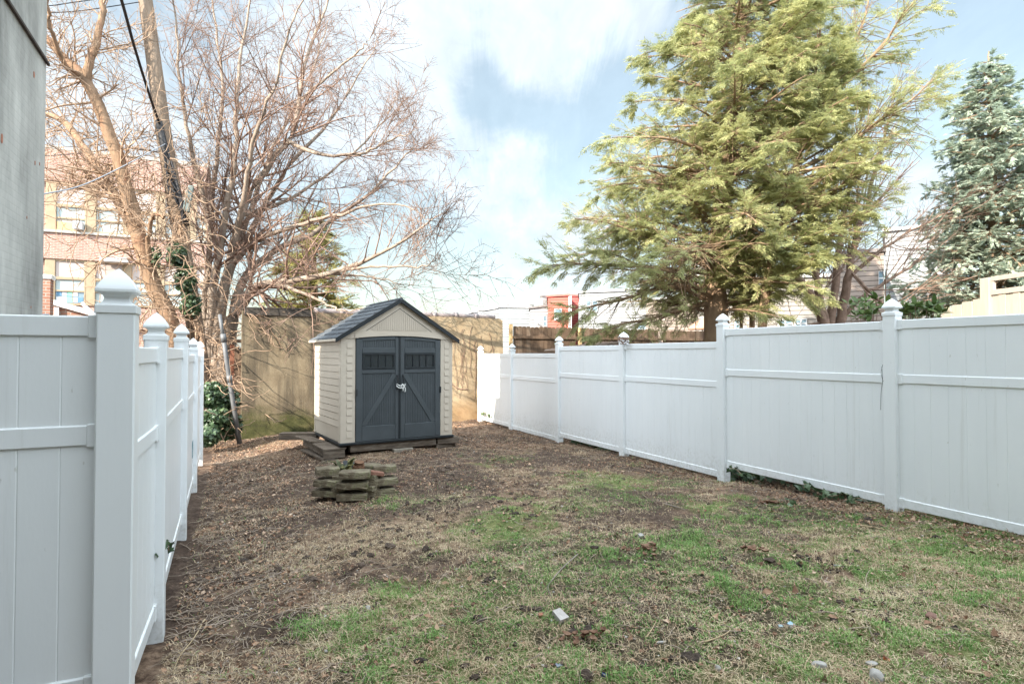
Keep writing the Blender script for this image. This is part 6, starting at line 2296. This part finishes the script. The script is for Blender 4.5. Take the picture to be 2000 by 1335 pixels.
# curled leaves in two hollows
for k, (x, y, lab) in enumerate([(1265, 1075, 'curled rust brown dead leaves gathered in a hollow of the lawn'), (1470, 1078, 'crisp curled brown leaves in the hollow in front of the fence'), (1235, 1082, 'single dark red curled leaf on the edge of the lawn hollow'), (1500, 985, 'orange brown leaves caught around the stump under the fence'), (1150, 1250, 'pale broken leaves in the scraped hollow beyond the pale brick')]):
    p_ = gpt(x, y)
    r_ = np.random.default_rng(500 + k)
    n = [16, 14, 2, 22, 12][k]
    m = MB()
    for i in range(n):
        a = r_.uniform(0, 6.28)
        L, w = r_.uniform(.035, .07), r_.uniform(.012, .024)
        o_2 = Vector((p_.x + r_.normal() * .07, p_.y + r_.normal() * .05, 0))
        o_2.z = gz(o_2.x, o_2.y) + .012 + r_.uniform(0, .015)
        d = Vector((math.cos(a), math.sin(a), r_.uniform(-.1, .25)))
        s = d.cross(Vector((0, 0, 1))).normalized()
        rows = []
        for j in range(5):
            f = j / 4
            ww = w * math.sin(math.pi * (f * .86 + .07))
            c_ = o_2 + d * L * (f - .5) + Vector((0, 0, .02 * (f - .5) ** 2 * 4))
            rows.append([c_ - s * ww + Vector((0, 0, ww * .9)), c_, c_ + s * ww + Vector((0, 0, ww * .9))])
        b_ = len(m.v)
        m.add([q_ for rw in rows for q_ in rw], [(j * 3 + e, j * 3 + e + 1, j * 3 + e + 4, j * 3 + e + 3) for j in range(4) for e in range(2)])
    tag(m.build('curled_leaves' if n > 3 else 'curled_leaf', mat('curled_leaf', [(.10, .045, .027), (.22, .125, .08), (.34, .24, .165)], scale=9, rough=.8), None, loc=tuple(p_), fix=False), lab, 'leaves', kind='stuff' if n > 3 else None)

# stump under the raised fence panel
q = gpt(1524, 948)
sm_ = MB()
sm_.tube([(q.x, q.y + .12, gz(q.x, q.y) - .1), (q.x, q.y + .12, gz(q.x, q.y) + .1), (q.x + .03, q.y + .14, gz(q.x, q.y) + .3)], [.065, .05, .045], 9)
tag(sm_.build('stump', M['grey_stick'], None, smooth=True, loc=(q.x, q.y + .12, gz(q.x, q.y))), 'cut grey sapling stump under the raised white fence panel', 'stump')

# ivy sprigs
def sprig(lab, pts, nl, size, r_):
    P = curve(pts, 12)
    iv = thing('ivy_sprig', lab, 'ivy', tuple(P[0]), 0, 'ivy sprigs along the white fences')
    m = MB()
    m.tube(P, .003, 5)
    m.build('stem', M['vine'], iv, world=True)
    Pa = np.array([tuple(p_) for p_ in P])
    k = r_.integers(0, len(P), nl)
    pos = Pa[k] + r_.normal(size=(nl, 3)) * .02
    poly_mesh('foliage', leaf_polys(pos, unit(r_.normal(size=(nl, 3)) + np.array([.2, -.2, -.3])), unit(np.array([.3, -.8, .7]) + r_.normal(size=(nl, 3)) * .35), r_.uniform(*size, nl), IVY, .2), M['ivy'], iv, world=True)
er = np.random.default_rng(8)
sprig('ivy sprig poking through the gap beside the second post of the corner fence', [at(300, 1062, 3.75), at(312, 1068, 3.8), at(325, 1058, 3.9), at(331, 1078, 3.95)], 11, (.025, .05), er)
sprig('ivy sprig trailing under the raised panel, next to its step post', [at(1420, 918, 8.05), at(1434, 914, 7.95), at(1448, 925, 7.75)], 9, (.04, .07), er)
sprig('ivy tuft hanging from the middle of the raised panel bottom', [at(1570, 944, 6.95), at(1582, 948, 6.9), at(1588, 952, 6.9)], 5, (.05, .08), er)
sprig('largest ivy clump under the fence panel between stump and tall post', [at(1600, 965, 6.65), at(1618, 968, 6.6), at(1640, 966, 6.55), at(1655, 962, 6.5)], 26, (.045, .08), er)
sprig('ivy sprig with a bright leaf beside the foot of the tall post', [at(1660, 980, 6.4), at(1675, 972, 6.35), at(1700, 982, 6.3)], 7, (.05, .085), er)
sprig('small ivy at the foot of the last fence post near the tan wall', [at(938, 815, 15.9), at(945, 806, 15.7), at(962, 818, 15.4)], 14, (.05, .09), er)
sprig('ivy seedling on the soil in front of the orange brown leaves', [gpt(1535, 985), gpt(1540, 990) + Vector((0, 0, .08)), gpt(1542, 1000) + Vector((0, 0, .06))], 5, (.04, .07), er)
# dangling twig on the tall post
m = MB()
m.tube(curve([at(1722, 716, 6.02), at(1724, 740, 6.0), at(1721, 765, 6.0), at(1720, 800, 6.0)]), .002, 5)
m.tube(curve([at(1724, 712, 6.03), at(1721, 728, 6.0), at(1725, 745, 6.0)]), .002, 5)
tag(m.build('vine_tendril', M['cable'], None, smooth=True, loc=tuple(at(1722, 716, 6.02))), 'thin dead tendril dangling beside the tallest near fence post', 'tendril')
# tangle around the cap of the third post from the back
m = MB()
r_ = random.Random(4)
for k in range(7):
    pts = [at(1217 + r_.uniform(-12, 12), 668 + r_.uniform(-12, 4), 10.1 + r_.uniform(-.12, .1)) for _ in range(5)]
    m.tube(curve(pts, 16), .006, 5)
tag(m.build('vine_tangle', M['twig'], None, smooth=True, loc=tuple(at(1217, 668, 10.1))), 'knot of dead vine wound round a fence post cap near the ribbed hutch roof', 'vines')

# ivy running along the far side of the white fence, dark in the gap under the panels
n = 2600
u_, v_ = er.uniform(6.28, 7.0, n), er.uniform(2.6, 10.5, n)
x, y = uv2w(u_, v_)
P_ = np.stack([x, y, ground_z(x, y) + er.uniform(.0, .24, n)], -1)
tag(poly_mesh('ivy_ground_cover', leaf_polys(P_, unit(er.normal(size=(n, 3))), unit(np.array([-.3, -.3, .9]) + er.normal(size=(n, 3)) * .5), er.uniform(.05, .10, n), IVY, .2), M['ivy'], loc=(3.4, 7, 0)), 'dark ivy ground cover behind the raised bottom of the long white fence', 'ivy', kind='stuff')
# clods of broken turf: ragged lumps with grass and roots
c = yard_points(14000)
u, v = w2uv(c[:, 0], c[:, 1])
k = ss(.52, .66, fbm(c[:, 0], c[:, 1], 1.0, 411, 3)) * (.25 + .75 * ss(4.5, 6.5, v))
c = c[gr.random(len(c)) < k * .8][:3800]
V_, F_ = lumps(c, np.clip(np.exp(gr.normal(np.log(.014), .55, len(c))), .004, .045), gr, .1)
tag(np_mesh('broken_turf', V_, F_, mat('broken_turf_soil', [(.022, .016, .013), (.075, .053, .04), (.17, .125, .095)], scale=26, rough=1, bump=1.0, bscale=60, island=.4), loc=(1, 5, 0)), 'ragged clods of broken turf strewn across the bare middle of the yard', 'soil', kind='stuff')
